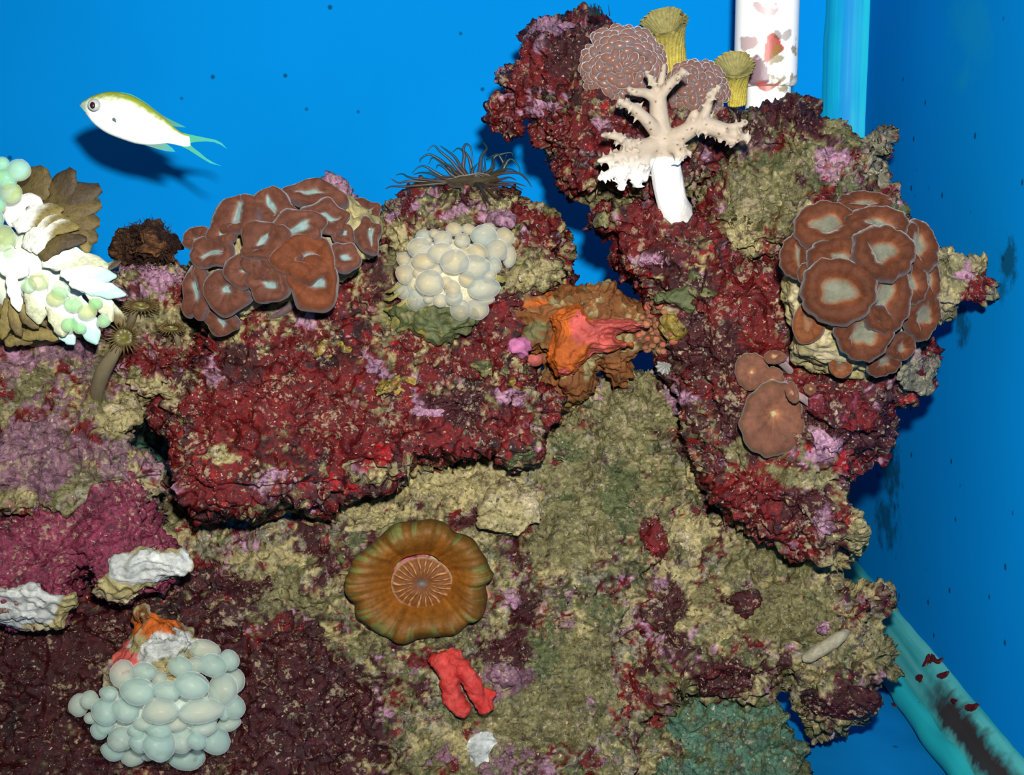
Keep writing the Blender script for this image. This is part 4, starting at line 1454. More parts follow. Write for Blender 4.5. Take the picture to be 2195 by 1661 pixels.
# ---------------------------------------------------------------- anemone on its rock
ya = hy(1020, 400, 0.93)
an = thing('tube_anemone', 'dark teal and brown anemone with long thin tentacles on top of its rock', 'anemone', V(1022, 440, ya))
AT = [[(850, 440), (760, 330), (640, 230), (570, 165), (500, 220)], [(870, 400), (800, 290), (700, 210), (640, 170)], [(760, 430), (650, 330), (520, 265), (430, 310), (415, 350)], [(900, 420), (910, 280), (900, 200), (930, 150), (980, 190), (1000, 330), (990, 430)],
      [(990, 430), (960, 300), (900, 230), (840, 195), (780, 240)], [(1080, 450), (1100, 290), (1160, 200), (1120, 130), (1110, 95)], [(1210, 430), (1240, 300), (1330, 260), (1430, 245), (1450, 290)], [(1230, 420), (1220, 300), (1150, 330)],
      [(1330, 430), (1390, 340), (1440, 320), (1510, 390), (1530, 460)], [(1300, 480), (1500, 470), (1600, 540), (1660, 630)], [(700, 520), (600, 470), (480, 400), (400, 405), (330, 470)], [(680, 530), (550, 480), (430, 465), (340, 490)],
      [(640, 560), (480, 545), (300, 520), (220, 480), (150, 495)], [(600, 570), (300, 560), (180, 580), (90, 530)], [(500, 600), (250, 620), (100, 620), (30, 650)], [(1350, 440), (1300, 280), (1250, 270), (1150, 320)],
      [(1200, 600), (1350, 600), (1480, 620), (1560, 660)], [(1150, 620), (1300, 680), (1400, 780)], [(1250, 580), (1450, 580), (1600, 620)], [(1100, 650), (1180, 800), (1230, 830)], [(1150, 640), (1280, 760), (1310, 830)], [(1250, 560), (1400, 520), (1490, 550)],
      [(1300, 450), (1420, 430), (1500, 460)], [(1180, 640), (1300, 700), (1460, 740)], [(1120, 470), (1140, 380), (1130, 300)], [(780, 500), (700, 420), (620, 380), (600, 420)], [(820, 480), (760, 400), (660, 360), (560, 300), (515, 370)],
      [(1060, 640), (1120, 760), (1160, 850)], [(1220, 620), (1380, 660), (1500, 700)], [(740, 540), (640, 520), (560, 540)], [(1000, 450), (1030, 400), (1060, 360)], [(1250, 480), (1330, 400), (1380, 270)], [(860, 560), (760, 580), (660, 600)]]
TEALT, BRT = alb(30, 78, 86), alb(96, 78, 58)
for i, tt in enumerate(AT):
    rng = np.random.RandomState(i)
    n_ = len(tt)
    pts = [(1000 + (tt[0][0] - 1000) * 0.35, 560 + (tt[0][1] - 560) * 0.2)] + tt
    z0 = rng.uniform(-0.016, 0.004)
    up = tt[-1][1] < 500
    wide = 32 if i == 5 else 23
    data = []
    for k, (X, Y) in enumerate(pts):
        f_ = k / (len(pts) - 1)
        yd = ya - 0.010 + z0 * f_ - (0.0 if up else 0.008 * f_)
        if not up:
            yd = min(yd, hy(820 + X / 5.19, 280 + Y / 5.19, ya) - 0.003)
        data.append((820 + X / 5.19, 280 + Y / 5.19, yd, (wide * (1 - f_) ** 1.1 + 4.5) / 5.19))
    vv_, ff_ = px_tube(data, 7, 5)
    nrow = (len(vv_) - 2) // 7
    fr = np.concatenate([np.repeat(np.linspace(0, 1, nrow), 7), [0, 1]])
    c = mix(BRT, TEALT if up else alb(84, 62, 50), np.clip(fr * 1.7 - 0.15, 0, 1))
    obj('tentacle', mesh_np('tentacle', vv_, ff_, c), GLASSY, an)
vv_, ff_ = px_tube([(1020, 392, ya - 0.004, 20), (1022, 410, ya - 0.009, 17), (1023, 432, ya - 0.010, 15), (1022, 456, ya - 0.006, 17)], 16, 5)
obj('column', mesh_np('column', vv_, ff_, np.tile(alb(120, 92, 68), (len(vv_), 1))), GLASSY, an)
cv = ball(1012, 388, ya - 0.012, 56, 15, 24, ICO3)
obj('oral_disc', mesh_np('oral_disc', cv[0] + 0.0016 * fbm(cv[0], 200, 2, 5)[:, None] * np.array([1, 1, 1]), cv[1], np.tile(alb(84, 74, 54), (len(cv[0]), 1))), SOFT, an)
# ---------------------------------------------------------------- bleached coral with standing blades
yc = hy(100, 760) - 0.004
ca = thing('bleached_coral', 'bleached white and green coral with brown upright blades', 'coral', V(90, 740, yc))
core = ball(80, 590, yc + 0.006, 105, 100, 80, ICO3)
cpos = core[0] + 0.004 * fbm(core[0], 60, 2, 5)[:, None] * np.array([1, -1, 1])
obj('flesh', mesh_np('flesh', cpos, core[1], np.tile(np.array((0.66, 0.72, 0.58)), (len(cpos), 1))), WHITE, ca)
core = ball(90, 675, yc + 0.010, 135, 62, 70, ICO3)
cpos = core[0] + 0.004 * fbm(core[0], 60, 2, 6)[:, None] * np.array([1, -1, 1])
obj('skeleton', mesh_np('skeleton', cpos, core[1], np.tile(alb(150, 134, 84), (len(cpos), 1))), SKEL, ca)
WH, CRM, BRN, DBR, YBR, CY = (0.72, 0.74, 0.66), alb(226, 230, 190, 0.55), alb(126, 108, 64), alb(96, 80, 58), alb(160, 142, 78), alb(190, 232, 220, 0.62)
PT = [([(50, 450), (70, 405), (95, 358)], 30, BRN, BRN, 0.020), ([(95, 450), (125, 415), (157, 362)], 25, BRN, DBR, 0.016), ([(70, 500), (130, 440), (216, 402)], 30, BRN, DBR, 0.012), ([(60, 520), (120, 462), (217, 436)], 28, BRN, BRN, 0.008),
      ([(70, 530), (130, 480), (214, 476)], 28, YBR, BRN, 0.004), ([(80, 545), (140, 500), (210, 512)], 26, YBR, BRN, 0.0), ([(10, 470), (45, 450), (90, 430)], 28, WH, WH, 0.004), ([(32, 490), (75, 462), (136, 446)], 18, WH, YBR, -0.002),
      ([(56, 535), (95, 478), (150, 470)], 17, WH, YBR, -0.005), ([(70, 540), (110, 490), (170, 486)], 15, WH, YBR, -0.008), ([(86, 552), (130, 520), (186, 512)], 15, BRN, DBR, -0.011), ([(172, 516), (184, 528), (188, 542)], 11, YBR, YBR, -0.008),
      ([(90, 556), (150, 556), (232, 572)], 24, WH, CRM, -0.010), ([(185, 582), (225, 574), (260, 560)], 9, CRM, DBR, -0.006), ([(130, 580), (190, 590), (250, 592)], 20, WH, CY, -0.014), ([(150, 600), (210, 618), (270, 632)], 17, WH, CY, -0.018),
      ([(205, 635), (240, 665), (272, 705)], 14, CRM, BRN, -0.008), ([(120, 620), (128, 670), (136, 722)], 26, WH, CRM, -0.020), ([(160, 640), (185, 690), (208, 738)], 22, WH, CY, -0.014), ([(120, 690), (140, 715), (160, 738)], 16, WH, CY, -0.010),
      ([(75, 590), (78, 640), (84, 695)], 25, WH, CRM, -0.022), ([(22, 590), (32, 630), (42, 668)], 14, WH, WH, -0.022), ([(170, 600), (215, 640), (240, 690)], 18, WH, CRM, -0.016), ([(20, 640), (14, 685), (4, 728)], 14, YBR, YBR, -0.010),
      ([(26, 645), (32, 690), (46, 722)], 12, YBR, BRN, -0.013), ([(44, 635), (56, 680), (84, 704)], 12, YBR, BRN, -0.016), ([(46, 720), (90, 716), (132, 726)], 13, YBR, YBR, -0.004), ([(10, 735), (40, 728), (70, 735)], 12, YBR, BRN, 0.0),
      ([(-20, 640), (-20, 690), (-24, 735)], 18, YBR, BRN, -0.008), ([(60, 640), (72, 672), (100, 700)], 9, YBR, BRN, -0.012), ([(-10, 540), (20, 560), (60, 590)], 30, WH, WH, -0.014)]
for i, (pp, w, c1, c2, dd) in enumerate(PT):
    petal('blade', ca, pp, w * (1.25 if i < 11 else 1.1), yc - 0.016 + dd, c1, c2, WHITE if c2 is WH or c2 is CY else SKEL, seed=i + 3, cup=0.25, thick=5.5, turn=0.55 if i < 14 else 0.25, tipw=0.62 if i < 13 else 0.4)
vm1 = vesicle_set('green_bubble', (alb(190, 246, 176, 0.7), alb(172, 236, 156, 0.7), alb(196, 250, 196, 0.7)), (alb(206, 248, 196, 0.7), alb(190, 240, 176, 0.7), alb(210, 250, 214, 0.7)))
vm2 = vesicle_set('yellow_bubble', (alb(220, 240, 160, 0.7), alb(210, 214, 136, 0.7), alb(220, 246, 176, 0.7)))
for i, (px, py, r, m) in enumerate([(4, 352, 17, 1), (42, 366, 25, 1), (14, 384, 24, 1), (24, 414, 24, 2), (-6, 440, 20, 1), (4, 512, 32, 2), (-20, 470, 30, 1), (62, 612, 17, 1), (84, 604, 22, 2), (130, 622, 20, 1), (158, 652, 20, 1), (188, 668, 20, 2), (150, 696, 18, 1),
                                    (172, 704, 14, 1), (222, 688, 15, 1), (206, 650, 15, 1), (120, 640, 20, 2), (22, 545, 14, 1), (-14, 380, 24, 1)]):
    place_vesicle(ca, vm1 if m == 1 else vm2, BUB, px, py, yc - 0.030 if py < 560 else yc - 0.042, r, r * 0.95, (px - 100) / 300, (py - 560) / 300, 1.0)

# ---------------------------------------------------------------- brown disc coral
yd = hy(903, 1255) - 0.008
cl = thing('disc_coral', 'large golden brown disc coral with ruffled edge and rayed centre', 'coral', V(903, 1380, yd))
NS = 264
th = np.linspace(0, 2 * math.pi, NS, endpoint=False)
O, u, v, n = frame_at(903, 1248, yd - 0.006, 0.0, -0.05)
O, u, v, n = (np.array(q[:]) for q in (O, u, v, n))
s = yd / FPX
# screen-like local axes: x to the right, yl downwards
lobe = 1 + 0.018 * np.cos(th * 10 + 0.7) + 0.022 * np.cos(th * 5 + 2.0) + 0.010 * np.cos(th * 17 + 1)
fold = np.cos(th * 10 + 0.7) * 0.5 + 0.3 * np.cos(th * 16 + 1.4)
rng = np.random.RandomState(3)
stripe = rng.rand(NS)
stripe = (2 * stripe + np.roll(stripe, 1) + np.roll(stripe, -1) + np.roll(stripe, 2)) / 5
rings = [(0.405, -0.010, 0), (0.46, 0.02, 0), (0.55, 0.10, 0.2), (0.66, 0.18, 0.45), (0.76, 0.225, 0.6), (0.86, 0.22, 0.8), (0.94, 0.16, 0.95), (0.99, 0.06, 1.0), (1.0, -0.05, 1), (0.97, -0.13, 1), (0.86, -0.20, 1), (0.6, -0.24, 1)]
vv_, cc_ = [], []
for (r, h, t) in rings:
    X, Y = 163 * r * np.cos(th) * (1 + (lobe - 1) * t * 1.3), 128 * r * np.sin(th) * (1 + (lobe - 1) * t * 1.3)
    hh = h * 1.45 + 0.05 * fold * t + 0.014 * np.cos(th * 33) * (0.3 + 0.7 * t)
    vv_.append(O + np.outer(X * s, u) + np.outer(-Y * s, np.array([0, 0, 1.0]) * 0 + np.array(_U)) + np.outer(hh * 145 * s, n))
    g = np.clip((stripe - 0.5) * 6, 0, 1) * np.clip((t - 0.55) * 4, 0, 1) * np.clip((1.08 - t) * 8, 0, 1)
    b0 = mix(alb(150, 88, 26), alb(118, 84, 36), np.full(NS, t))
    b0 = b0 * (0.70 + 0.60 * np.roll(stripe, 5))[:, None]
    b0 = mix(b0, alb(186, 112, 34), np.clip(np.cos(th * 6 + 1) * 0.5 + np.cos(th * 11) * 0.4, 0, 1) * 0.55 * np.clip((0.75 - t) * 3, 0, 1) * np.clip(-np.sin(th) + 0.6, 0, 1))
    cc_.append(mix(b0, alb(128, 150, 84), g * 0.6))
vv_, cc_ = np.concatenate(vv_), np.concatenate(cc_)
vv_ = vv_ + 0.0035 * np.outer(fbm(vv_, 30, 2, 5), u) + 0.0035 * np.outer(fbm(vv_, 30, 2, 6), _U)
ff_ = []
for i in range(len(rings) - 1):
    for k in range(NS):
        j = (k + 1) % NS
        ff_.append((i * NS + k, (i + 1) * NS + k, (i + 1) * NS + j, i * NS + j))
ff_.append(tuple((len(rings) - 1) * NS + k for k in range(NS))[::-1])
me = mesh_np('mantle', vv_, ff_, cc_)
fix_normals(me)
obj('mantle', me, DISC, cl)
# rayed oral disc, slightly domed with a slit mouth
rows = np.linspace(0, 1, 22)
vv_, cc_ = [], []
nr_ = 30
for q in rows:
    ray_ = np.cos(th * 22 + 1.2 * np.sin(th * 5) + 0.8 * np.sin(q * 7 + th * 3))
    X, Y = 905 - 903 + 68 * q * np.cos(th), 250 - 248 + 58 * q * np.sin(th)
    ridge = np.clip(ray_, 0, 1) * np.clip((q - 0.22) * 5, 0, 1) * np.clip((1.0 - q) * 9, 0.25, 1)
    h = 0.03 + 0.07 * (1 - (2 * q - 1) ** 2) * 0.6 - 0.05 * np.exp(-(q / 0.16) ** 2) + 0.035 * ridge
    vv_.append(O + np.outer(X * s, u) + np.outer(-Y * s, _U) + np.outer(h * 145 * s, n))
    c = mix(alb(128, 74, 36), alb(216, 158, 96), ridge * np.clip(0.25 + 0.75 * np.cos(q * 11 + 2.5 * np.sin(th * 7)) ** 2 + 0.3 * np.roll(stripe, 9), 0, 1))
    c = mix(c, alb(130, 128, 124), np.full(NS, math.exp(-(q / 0.15) ** 2)))
    c = mix(c, alb(206, 176, 140), np.full(NS, math.exp(-((q - 0.985) / 0.03) ** 2) * 0.8))
    cc_.append(c)
vv_, cc_ = np.concatenate(vv_), np.concatenate(cc_)
ff_ = []
for i in range(len(rows) - 1):
    for k in range(NS):
        j = (k + 1) % NS
        ff_.append((i * NS + k, (i + 1) * NS + k, (i + 1) * NS + j, i * NS + j))
me = mesh_np('oral_disc', vv_, ff_, cc_)
fix_normals(me)
o = obj('oral_disc', me, DISC, cl)
tag(o, 'rayed orange and cream centre')
small_rock('skeleton', [(745, 1290), (760, 1200), (830, 1150), (980, 1150), (1050, 1220), (1055, 1300), (1040, 1345), (1000, 1380), (940, 1398), (880, 1392), (820, 1372), (775, 1345), (748, 1315)], yd + 0.004,
           dict(rose=0.5, cream=0.25, tan=0.3, yellow=0.1), cl, 0.006, 0.02, 30, 310, rough=0.45, mat=SKEL)

# ---------------------------------------------------------------- red sponge, orange sponge mass
yr = hy(985, 1460) - 0.006
def sp(*pts):
    return px_tube([(a, b, yr + d, r) for a, b, d, r in pts], 12, 5)
v, f = join([sp((925, 1412, 0.004, 12), (948, 1420, 0, 22), (962, 1450, -0.004, 23), (966, 1490, -0.004, 20), (985, 1512, -0.005, 19), (1000, 1522, -0.005, 19)), sp((940, 1408, 0.002, 16), (975, 1420, -0.002, 22), (996, 1440, -0.006, 20), (1015, 1472, -0.007, 20), (1035, 1505, -0.007, 20), (1041, 1520, -0.007, 19)),
             sp((1025, 1490, -0.006, 14), (1045, 1490, -0.006, 12), (1058, 1486, -0.005, 9)), sp((960, 1400, 0.002, 14), (985, 1405, 0, 14))])
me = remesh(mesh_np('tmp', v, f), 0.0009)
smooth_mesh(me, 2)
P = verts_of(me)
P = P + normals_of(me) * (0.0016 * (0.5 - worley(P, 260, 5)) + 0.0012 * fbm(P, 120, 2, 4))[:, None]
me.vertices.foreach_set('co', P.astype(np.float32).ravel())
set_col(me, mix(alb(220, 46, 40), alb(236, 84, 74), 0.5 + 0.8 * fbm(P, 160, 3, 8)))
tag(obj('finger_sponge', me, SPONGE), 'bright scarlet finger sponge below the brown disc coral', 'sponge')

yo = hy(1225, 880) - 0.012
fo = thing('crusted_sponge', 'orange and pink sponge draped over a brown lump on the ledge', 'sponge', V(1225, 860, yo))
small_rock('crust', [(1077, 647), (1123, 627), (1219, 612), (1287, 589), (1328, 600), (1353, 630), (1443, 655), (1462, 726), (1437, 759), (1383, 770), (1355, 813), (1323, 836), (1284, 786), (1257, 830), (1219, 860), (1180, 843), (1164, 786), (1131, 772),
                     (1090, 745), (1109, 709)], yo + 0.012, dict(rust=0.45, brown=0.1, tan=0.2, olive=0.1, orange=-0.1), fo, 0.032, 0.04, 60, 311, rough=0.75, mat=SPONGE,
           blobs=[(1215, 845, 50, 30, 'yellow', 1.2), (1150, 640, 30, 10, 'orange', 1.0), (1410, 720, 60, 60, 'brown', 0.7), (1400, 700, 40, 60, 'salmon', 0.5), (1320, 800, 40, 40, 'rust', 0.8), (1190, 830, 20, 16, 'red', 1.2), (1135, 700, 20, 30, 'olive', 0.9)])
small_rock('sponge_skin', [(1160, 676), (1200, 656), (1240, 640), (1262, 656), (1275, 678), (1342, 677), (1385, 680), (1412, 690), (1386, 712), (1330, 716), (1300, 720), (1366, 734), (1362, 742), (1328, 752), (1273, 760), (1246, 786), (1234, 806),
                           (1192, 812), (1170, 780), (1176, 738), (1186, 709)], yo - 0.022, dict(orange=0.5, salmon=0.35), fo, 0.020, 0.02, 34, 312, voxel=0.0009, rough=0.3, mat=SPONGE,
           blobs=[(1330, 705, 90, 50, 'salmon', 1.2), (1250, 780, 24, 18, 'pink', 1.0), (1200, 700, 50, 90, 'orange', 1.0), (1240, 650, 30, 20, 'orange', 1.0), (1350, 690, 50, 20, 'rose', 0.6)])
def lump(nm, px, py, rx, ry, y, col, parent, seed, mat=SPONGE, rz=None, amp=0.0012, label=None):
    P, F_ = ball(px, py, y, rx, ry, rz, ICO3)
    c0 = P.mean(0)
    d = (P - c0)
    d /= np.linalg.norm(d, axis=1, keepdims=True)
    P = P + d * (amp * fbm(P, 220, 2, seed) + amp * (0.5 - worley(P, 330, seed)))[:, None]
    o = obj(nm, mesh_np(nm, P, F_, np.tile(col, (len(P), 1)) * (1 + 0.25 * fbm(P, 300, 2, seed))[:, None]), mat, parent)
    if label:
        tag(o, label)
    return o
lump('nodule', 1114, 744, 26, 22, hy(1114, 744) - 0.002, alb(226, 132, 182), fo, 4, amp=0.002, label='lilac pink warty knob')
lump('nodule', 1146, 768, 19, 18, hy(1146, 768) - 0.002, alb(226, 120, 108), fo, 5, amp=0.0003, label='smooth salmon ball')
rng = np.random.RandomState(2)
for i in range(46):
    px, py = rng.uniform(1368, 1455), rng.uniform(650, 758)
    if ((px - 1412) / 46) ** 2 + ((py - 705) / 56) ** 2 < 1:
        lump('nodule', px, py, rng.uniform(6, 10), rng.uniform(6, 10), hy(px, py) - 0.001, alb(*[(196, 128, 92), (170, 112, 78), (206, 112, 90)][i % 3]), fo, i, amp=0.0004)

# ---------------------------------------------------------------- mushroom corals on the column
MUSH = dict(mouth=alb(206, 180, 130), lip=alb(196, 140, 100), inner=alb(156, 102, 74), flesh=alb(132, 86, 66), rim=alb(126, 90, 68), under=alb(140, 100, 80), stalk=alb(186, 160, 150))


def mushroom(label, px, py, rx, ry, y, tx, ty, seed, lobes, mr=5, rot=0.0, stem=None, dx=0, dy=0):
    t = thing('mushroom_coral', label, 'coral', V(px, py, y), 'brown mushroom corals below the round polyp coral')
    o = polyp(t, px, py, rx, ry, y, mr, mr, tx, ty, rot=rot, seed=seed, mat=SOFT, pal=MUSH, name='cap', nseg=80, lobes=lobes, lob=0.022, stalk=0.3, dx=dx, dy=dy, gro=0.35, hs=0.45, warp=0.05)
    if stem:
        vv, ff = px_tube(stem, 12, 5)
        obj('stem', mesh_np('stem', vv, ff, np.tile(alb(190, 160, 158), (len(vv), 1))), SOFT, t)
    return t


mushroom('largest brown mushroom coral, wide flat cap with pale centre', 1659, 900, 70, 84, hy(1655, 914) - 0.012, 0.05, 0.05, 5, 9, 7, -0.12, dx=-3, dy=14)
mushroom('speckled brown mushroom coral, upper one of the flat caps', 1610, 796, 37, 41, hy(1610, 796) - 0.008, -0.1, 0.0, 6, 10, 4)
mushroom('brown mushroom coral half hidden between the two flat caps', 1656, 815, 28, 30, hy(1656, 815) - 0.006, 0.0, 0.0, 7, 8, 4)
yq = hy(1680, 785)
mushroom('small tan mushroom coral on a pink stem beside the polyp skeleton', 1660, 764, 26, 17, yq - 0.020, -0.55, -0.75, 8, 12, 5, -0.35, [(1664, 768, yq - 0.018, 8), (1678, 780, yq - 0.012, 8), (1694, 796, yq, 8)])
yz = min(hy(1700, 843), hy(1718, 852), hy(1740, 868), hy(1690, 850))
mushroom('tilted tan mushroom coral on a white stem above the largest cap', 1697, 841, 15, 26, yz - 0.014, -0.9, -0.2, 9, 12, 3, 0.3, [(1700, 843, yz - 0.014, 8), (1718, 852, yz - 0.012, 8), (1740, 868, yz - 0.002, 8)])
mushroom('tiny frilled tan mushroom coral in the shade of the polyp skeleton', 1737, 834, 14, 14, hy(1737, 834) - 0.006, 0.1, -0.4, 10, 9, 3)

# ---------------------------------------------------------------- turf lump, stalked anemones, shell, limpet, bits
TURF = material('brown_turf', rough=0.7, bump=1.0, bscale=300, vary=0.6, vscale=260, spec=0.15)
tb = thing('turf_lump', 'dark brown hairy lump of algae turf beside the bleached coral', 'algae', V(315, 560, 0.93))
small_rock('turf', [(246, 520), (258, 490), (285, 472), (315, 466), (340, 485), (372, 500), (388, 530), (380, 565), (330, 585), (260, 580), (244, 550)], hy(315, 570) + 0.01, dict(brown=0.5, dark=0.5, rust=0.05), tb, 0.03, 0.03, 50, 320, rough=0.8, mat=TURF)
hairs = []
rng = np.random.RandomState(8)
for k in range(420):
    a = rng.uniform(0, 6.28)
    r = rng.uniform(0.2, 1.0) ** 0.5
    px, py = 315 + 66 * r * math.cos(a), 524 + 52 * r * math.sin(a)
    p, nn = hit(px, py, 0.93)
    d = Vector((nn.x + 0.5 * rng.randn(), nn.y + 0.3 * rng.randn(), nn.z + 0.5 * rng.randn() + 0.3)).normalized()
    l = rng.uniform(0.002, 0.006)
    e = Vector((rng.randn(), rng.randn(), rng.randn())) * 0.001
    hairs.append(tube(np.array([p[:], (p + d * l * 0.5)[:], (p + d * l + e)[:]]), [0.00022, 0.0002, 0.0001], 4))
v, f = join(hairs)
tag(obj('hair', mesh_np('hair', v, f, np.tile(alb(70, 52, 34), (len(v), 1))), TURF, tb), kind='stuff')
hairs = []
for k in range(26):
    px, py = 1280 + rng.randn() * 12, 34
    a = rng.randn() * 0.4
    yy = 0.955 + rng.randn() * 0.004
    hairs.append(px_tube([(px, py, yy, 1.2), (px + 8 * a, py - 10, yy, 1.0), (px + 22 * a, py - rng.uniform(16, 28), yy, 0.5)], 4, 3))
v, f = join(hairs)
tag(obj('hair_algae', mesh_np('hair_algae', v, f, np.tile(alb(34, 60, 66), (len(v), 1))), TURF), 'thin dark tuft of hair algae on the top of the tall rock', 'algae', kind='stuff')

AN2 = material('stalked_anemone_flesh', rough=0.4, vary=0.15, vscale=300, spec=0.25, clear=0.2, sss=0.2, sss_d=0.002)


def stalked(label, cap, stalk, r, yy, tilt, seed, cd=0.55):
    t = thing('stalked_anemone', label, 'anemone', V(stalk[-1][0], stalk[-1][1], yy), 'small stalked anemones below the bleached coral')
    vv, ff = px_tube([(a, b, yy + d, w) for a, b, d, w in stalk], 12, 6)
    obj('stalk', mesh_np('stalk', vv, ff, np.tile(alb(150, 136, 104), (len(vv), 1))), AN2, t)
    pal = dict(mouth=alb(176, 186, 70), lip=alb(160, 160, 70), inner=alb(140, 134, 60), flesh=alb(128, 118, 62), rim=alb(124, 108, 62), under=alb(130, 116, 70), stalk=alb(150, 136, 104))
    y_ = yy + stalk[0][2] - 0.004
    polyp(t, cap[0], cap[1], r, r * cd, y_, 3, 2, tilt[0], tilt[1], seed=seed, mat=AN2, pal=pal, name='disc', nseg=40, lobes=5, stalk=0.3)
    for k in range(26):
        a = k / 26 * 6.283 + 0.1
        ca_, sa = math.cos(a), math.sin(a)
        L_ = r * (0.55 + 0.25 * ((k * 7) % 5) / 4)
        data = [(cap[0] + r * 0.8 * ca_, cap[1] + r * cd * 0.8 * sa, y_ - 0.001, 2.2), (cap[0] + (r + L_ * 0.5) * ca_, cap[1] + (r + L_ * 0.5) * cd * sa, y_ - 0.003, 1.6), (cap[0] + (r + L_) * ca_, cap[1] + (r + L_) * cd * sa + 2, y_ - 0.002, 0.8)]
        vv, ff = px_tube(data, 5, 3)
        obj('tentacle', mesh_np('tentacle', vv, ff, np.tile(alb(118, 96, 54), (len(vv), 1))), AN2, t)
    return t


ys = hy(215, 845)
stalked('largest stalked anemone, yellow green disc bent over a thick grey stalk', (265, 722), [(262, 728, -0.026, 10), (246, 756, -0.026, 13), (222, 795, -0.020, 17), (208, 838, -0.008, 15), (210, 862, 0.004, 12)], 25, ys, (0.15, -0.1), 3, 0.9)
ys = hy(282, 695)
stalked('stalked anemone with blurred olive disc close to the bleached coral', (302, 655), [(290, 658, -0.012, 8), (284, 680, -0.010, 9), (274, 705, -0.002, 9), (270, 720, 0.004, 8)], 26, ys, (0.3, -0.9), 4, 0.45)
ys = hy(378, 720)
stalked('thin stalked anemone with flat tilted disc on the red patch', (368, 703), [(374, 706, -0.010, 6), (380, 726, -0.008, 7), (385, 750, -0.003, 6), (386, 768, 0.003, 6)], 20, ys, (0.2, -0.9), 5, 0.42)

sh = rock('broken_shell', 'white chalky shell stuck to the mauve crust at the bottom of the reef', [(992, 1602), (1002, 1576), (1040, 1560), (1066, 1570), (1076, 1602), (1074, 1648), (1052, 1662), (1018, 1654), (996, 1630)], hy(1035, 1610) - 0.002,
          dict(white=0.8, cream=-0.1), front=0.003, back=0.01, width=20, seed=330, voxel=0.001, cat='shell', mat=SKEL, rough=0.3, blobs=False)
lp = thing('limpet', 'small white ribbed limpet under the orange sponge', 'shell', V(1425, 786, hy(1425, 786)))
yl = hy(1425, 786)
NSL = 40
vv_, cc_ = [], []
tl = np.linspace(0, 2 * math.pi, NSL, endpoint=False)
o_, u_, v_, n_ = frame_at(1425, 786, yl - 0.002, 0.1, -0.2)
for q in np.linspace(0, 1, 8):
    r = (1 - q) * (20 + 2.6 * np.cos(tl * 10)) * yl / FPX
    vv_.append(np.array(o_[:]) + np.outer(np.cos(tl) * r, np.array(u_[:])) + np.outer(np.sin(tl) * r * 0.9, np.array(v_[:])) + np.array(n_[:]) * (q ** 0.8 * 13 * yl / FPX))
    cc_.append(np.tile(alb(206, 206, 196), (NSL, 1)) * (0.55 + 0.45 * np.clip(np.cos(tl * 10), 0, 1))[:, None])
ff_ = [(i * NSL + k, i * NSL + (k + 1) % NSL, (i + 1) * NSL + (k + 1) % NSL, (i + 1) * NSL + k) for i in range(7) for k in range(NSL)] + [tuple(range(NSL))[::-1]]
obj('shell', mesh_np('shell', np.concatenate(vv_), ff_, np.concatenate(cc_)), SKEL, lp)

yt = hy(1770, 1385)
vv_, ff_ = px_tube([(1726, 1412, yt - 0.004, 11), (1750, 1398, yt - 0.006, 15), (1780, 1380, yt - 0.005, 15), (1804, 1362, yt - 0.003, 13), (1815, 1352, yt, 8)], 14, 6)
vv_ = vv_ + 0.0006 * fbm(vv_, 200, 2, 3)[:, None]
tag(obj('tube_sponge', mesh_np('tube_sponge', vv_, ff_, np.tile(alb(196, 188, 158), (len(vv_), 1))), SPONGE), 'short pale cream tube lying on the jagged olive rock', 'sponge')
yt = hy(610, 666)
vv_, ff_ = px_tube([(578, 680, yt - 0.003, 4), (600, 672, yt - 0.004, 7), (622, 655, yt - 0.003, 8), (630, 645, yt, 6)], 10, 5)
tag(obj('sea_worm', mesh_np('sea_worm', vv_, ff_, np.tile(alb(112, 92, 92), (len(vv_), 1))), SOFT), 'grey brown worm poking out under the wide brown polyp colony', 'worm')

# white broken edges of the magenta rock and olive crust plate of the column
mag = next(o for o in ROCKS if o.get('label', '').startswith('magenta'))
col_ = next(o for o in ROCKS if o.get('label', '').startswith('big column'))
PLATE = dict(cream=0.3, tan=0.25)
y1 = hy(300, 1200)
small_rock('broken_edge', [(221, 1189), (334, 1178), (388, 1184), (422, 1208), (400, 1245), (324, 1276), (277, 1306), (189, 1276), (203, 1235), (223, 1211)], y1 + 0.004, PLATE, mag, 0.010, 0.02, 26, 340, rough=0.45, mat=SKEL, gy=0.1,
           blobs=[(310, 1206, 120, 40, 'white', 3.0), (270, 1262, 60, 20, 'tan', 0.8), (270, 1270, 20, 8, 'orange', 1.0), (350, 1240, 20, 8, 'orange', 0.8)])
y1 = hy(60, 1270)
small_rock('broken_edge', [(-40, 1262), (68, 1245), (111, 1265), (172, 1259), (174, 1299), (149, 1316), (135, 1350), (68, 1348), (-40, 1333)], y1 + 0.004, PLATE, mag, 0.010, 0.02, 26, 341, rough=0.45, mat=SKEL, gy=0.1,
           blobs=[(40, 1290, 110, 46, 'white', 3.0), (150, 1316, 40, 30, 'tan', 1.4)])
y1 = hy(1470, 645)
small_rock('crust_plate', [(1383, 638), (1451, 614), (1478, 606), (1511, 617), (1539, 630), (1519, 668), (1500, 683), (1476, 680), (1448, 662), (1396, 650)], y1 - 0.002, dict(green=0.6, olive=0.3), col_, 0.006, 0.012, 18, 342, rough=0.35, mat=SKEL,
           blobs=[(1530, 640, 14, 30, 'cream', 1.0), (1500, 600, 40, 10, 'tan', 0.5)])

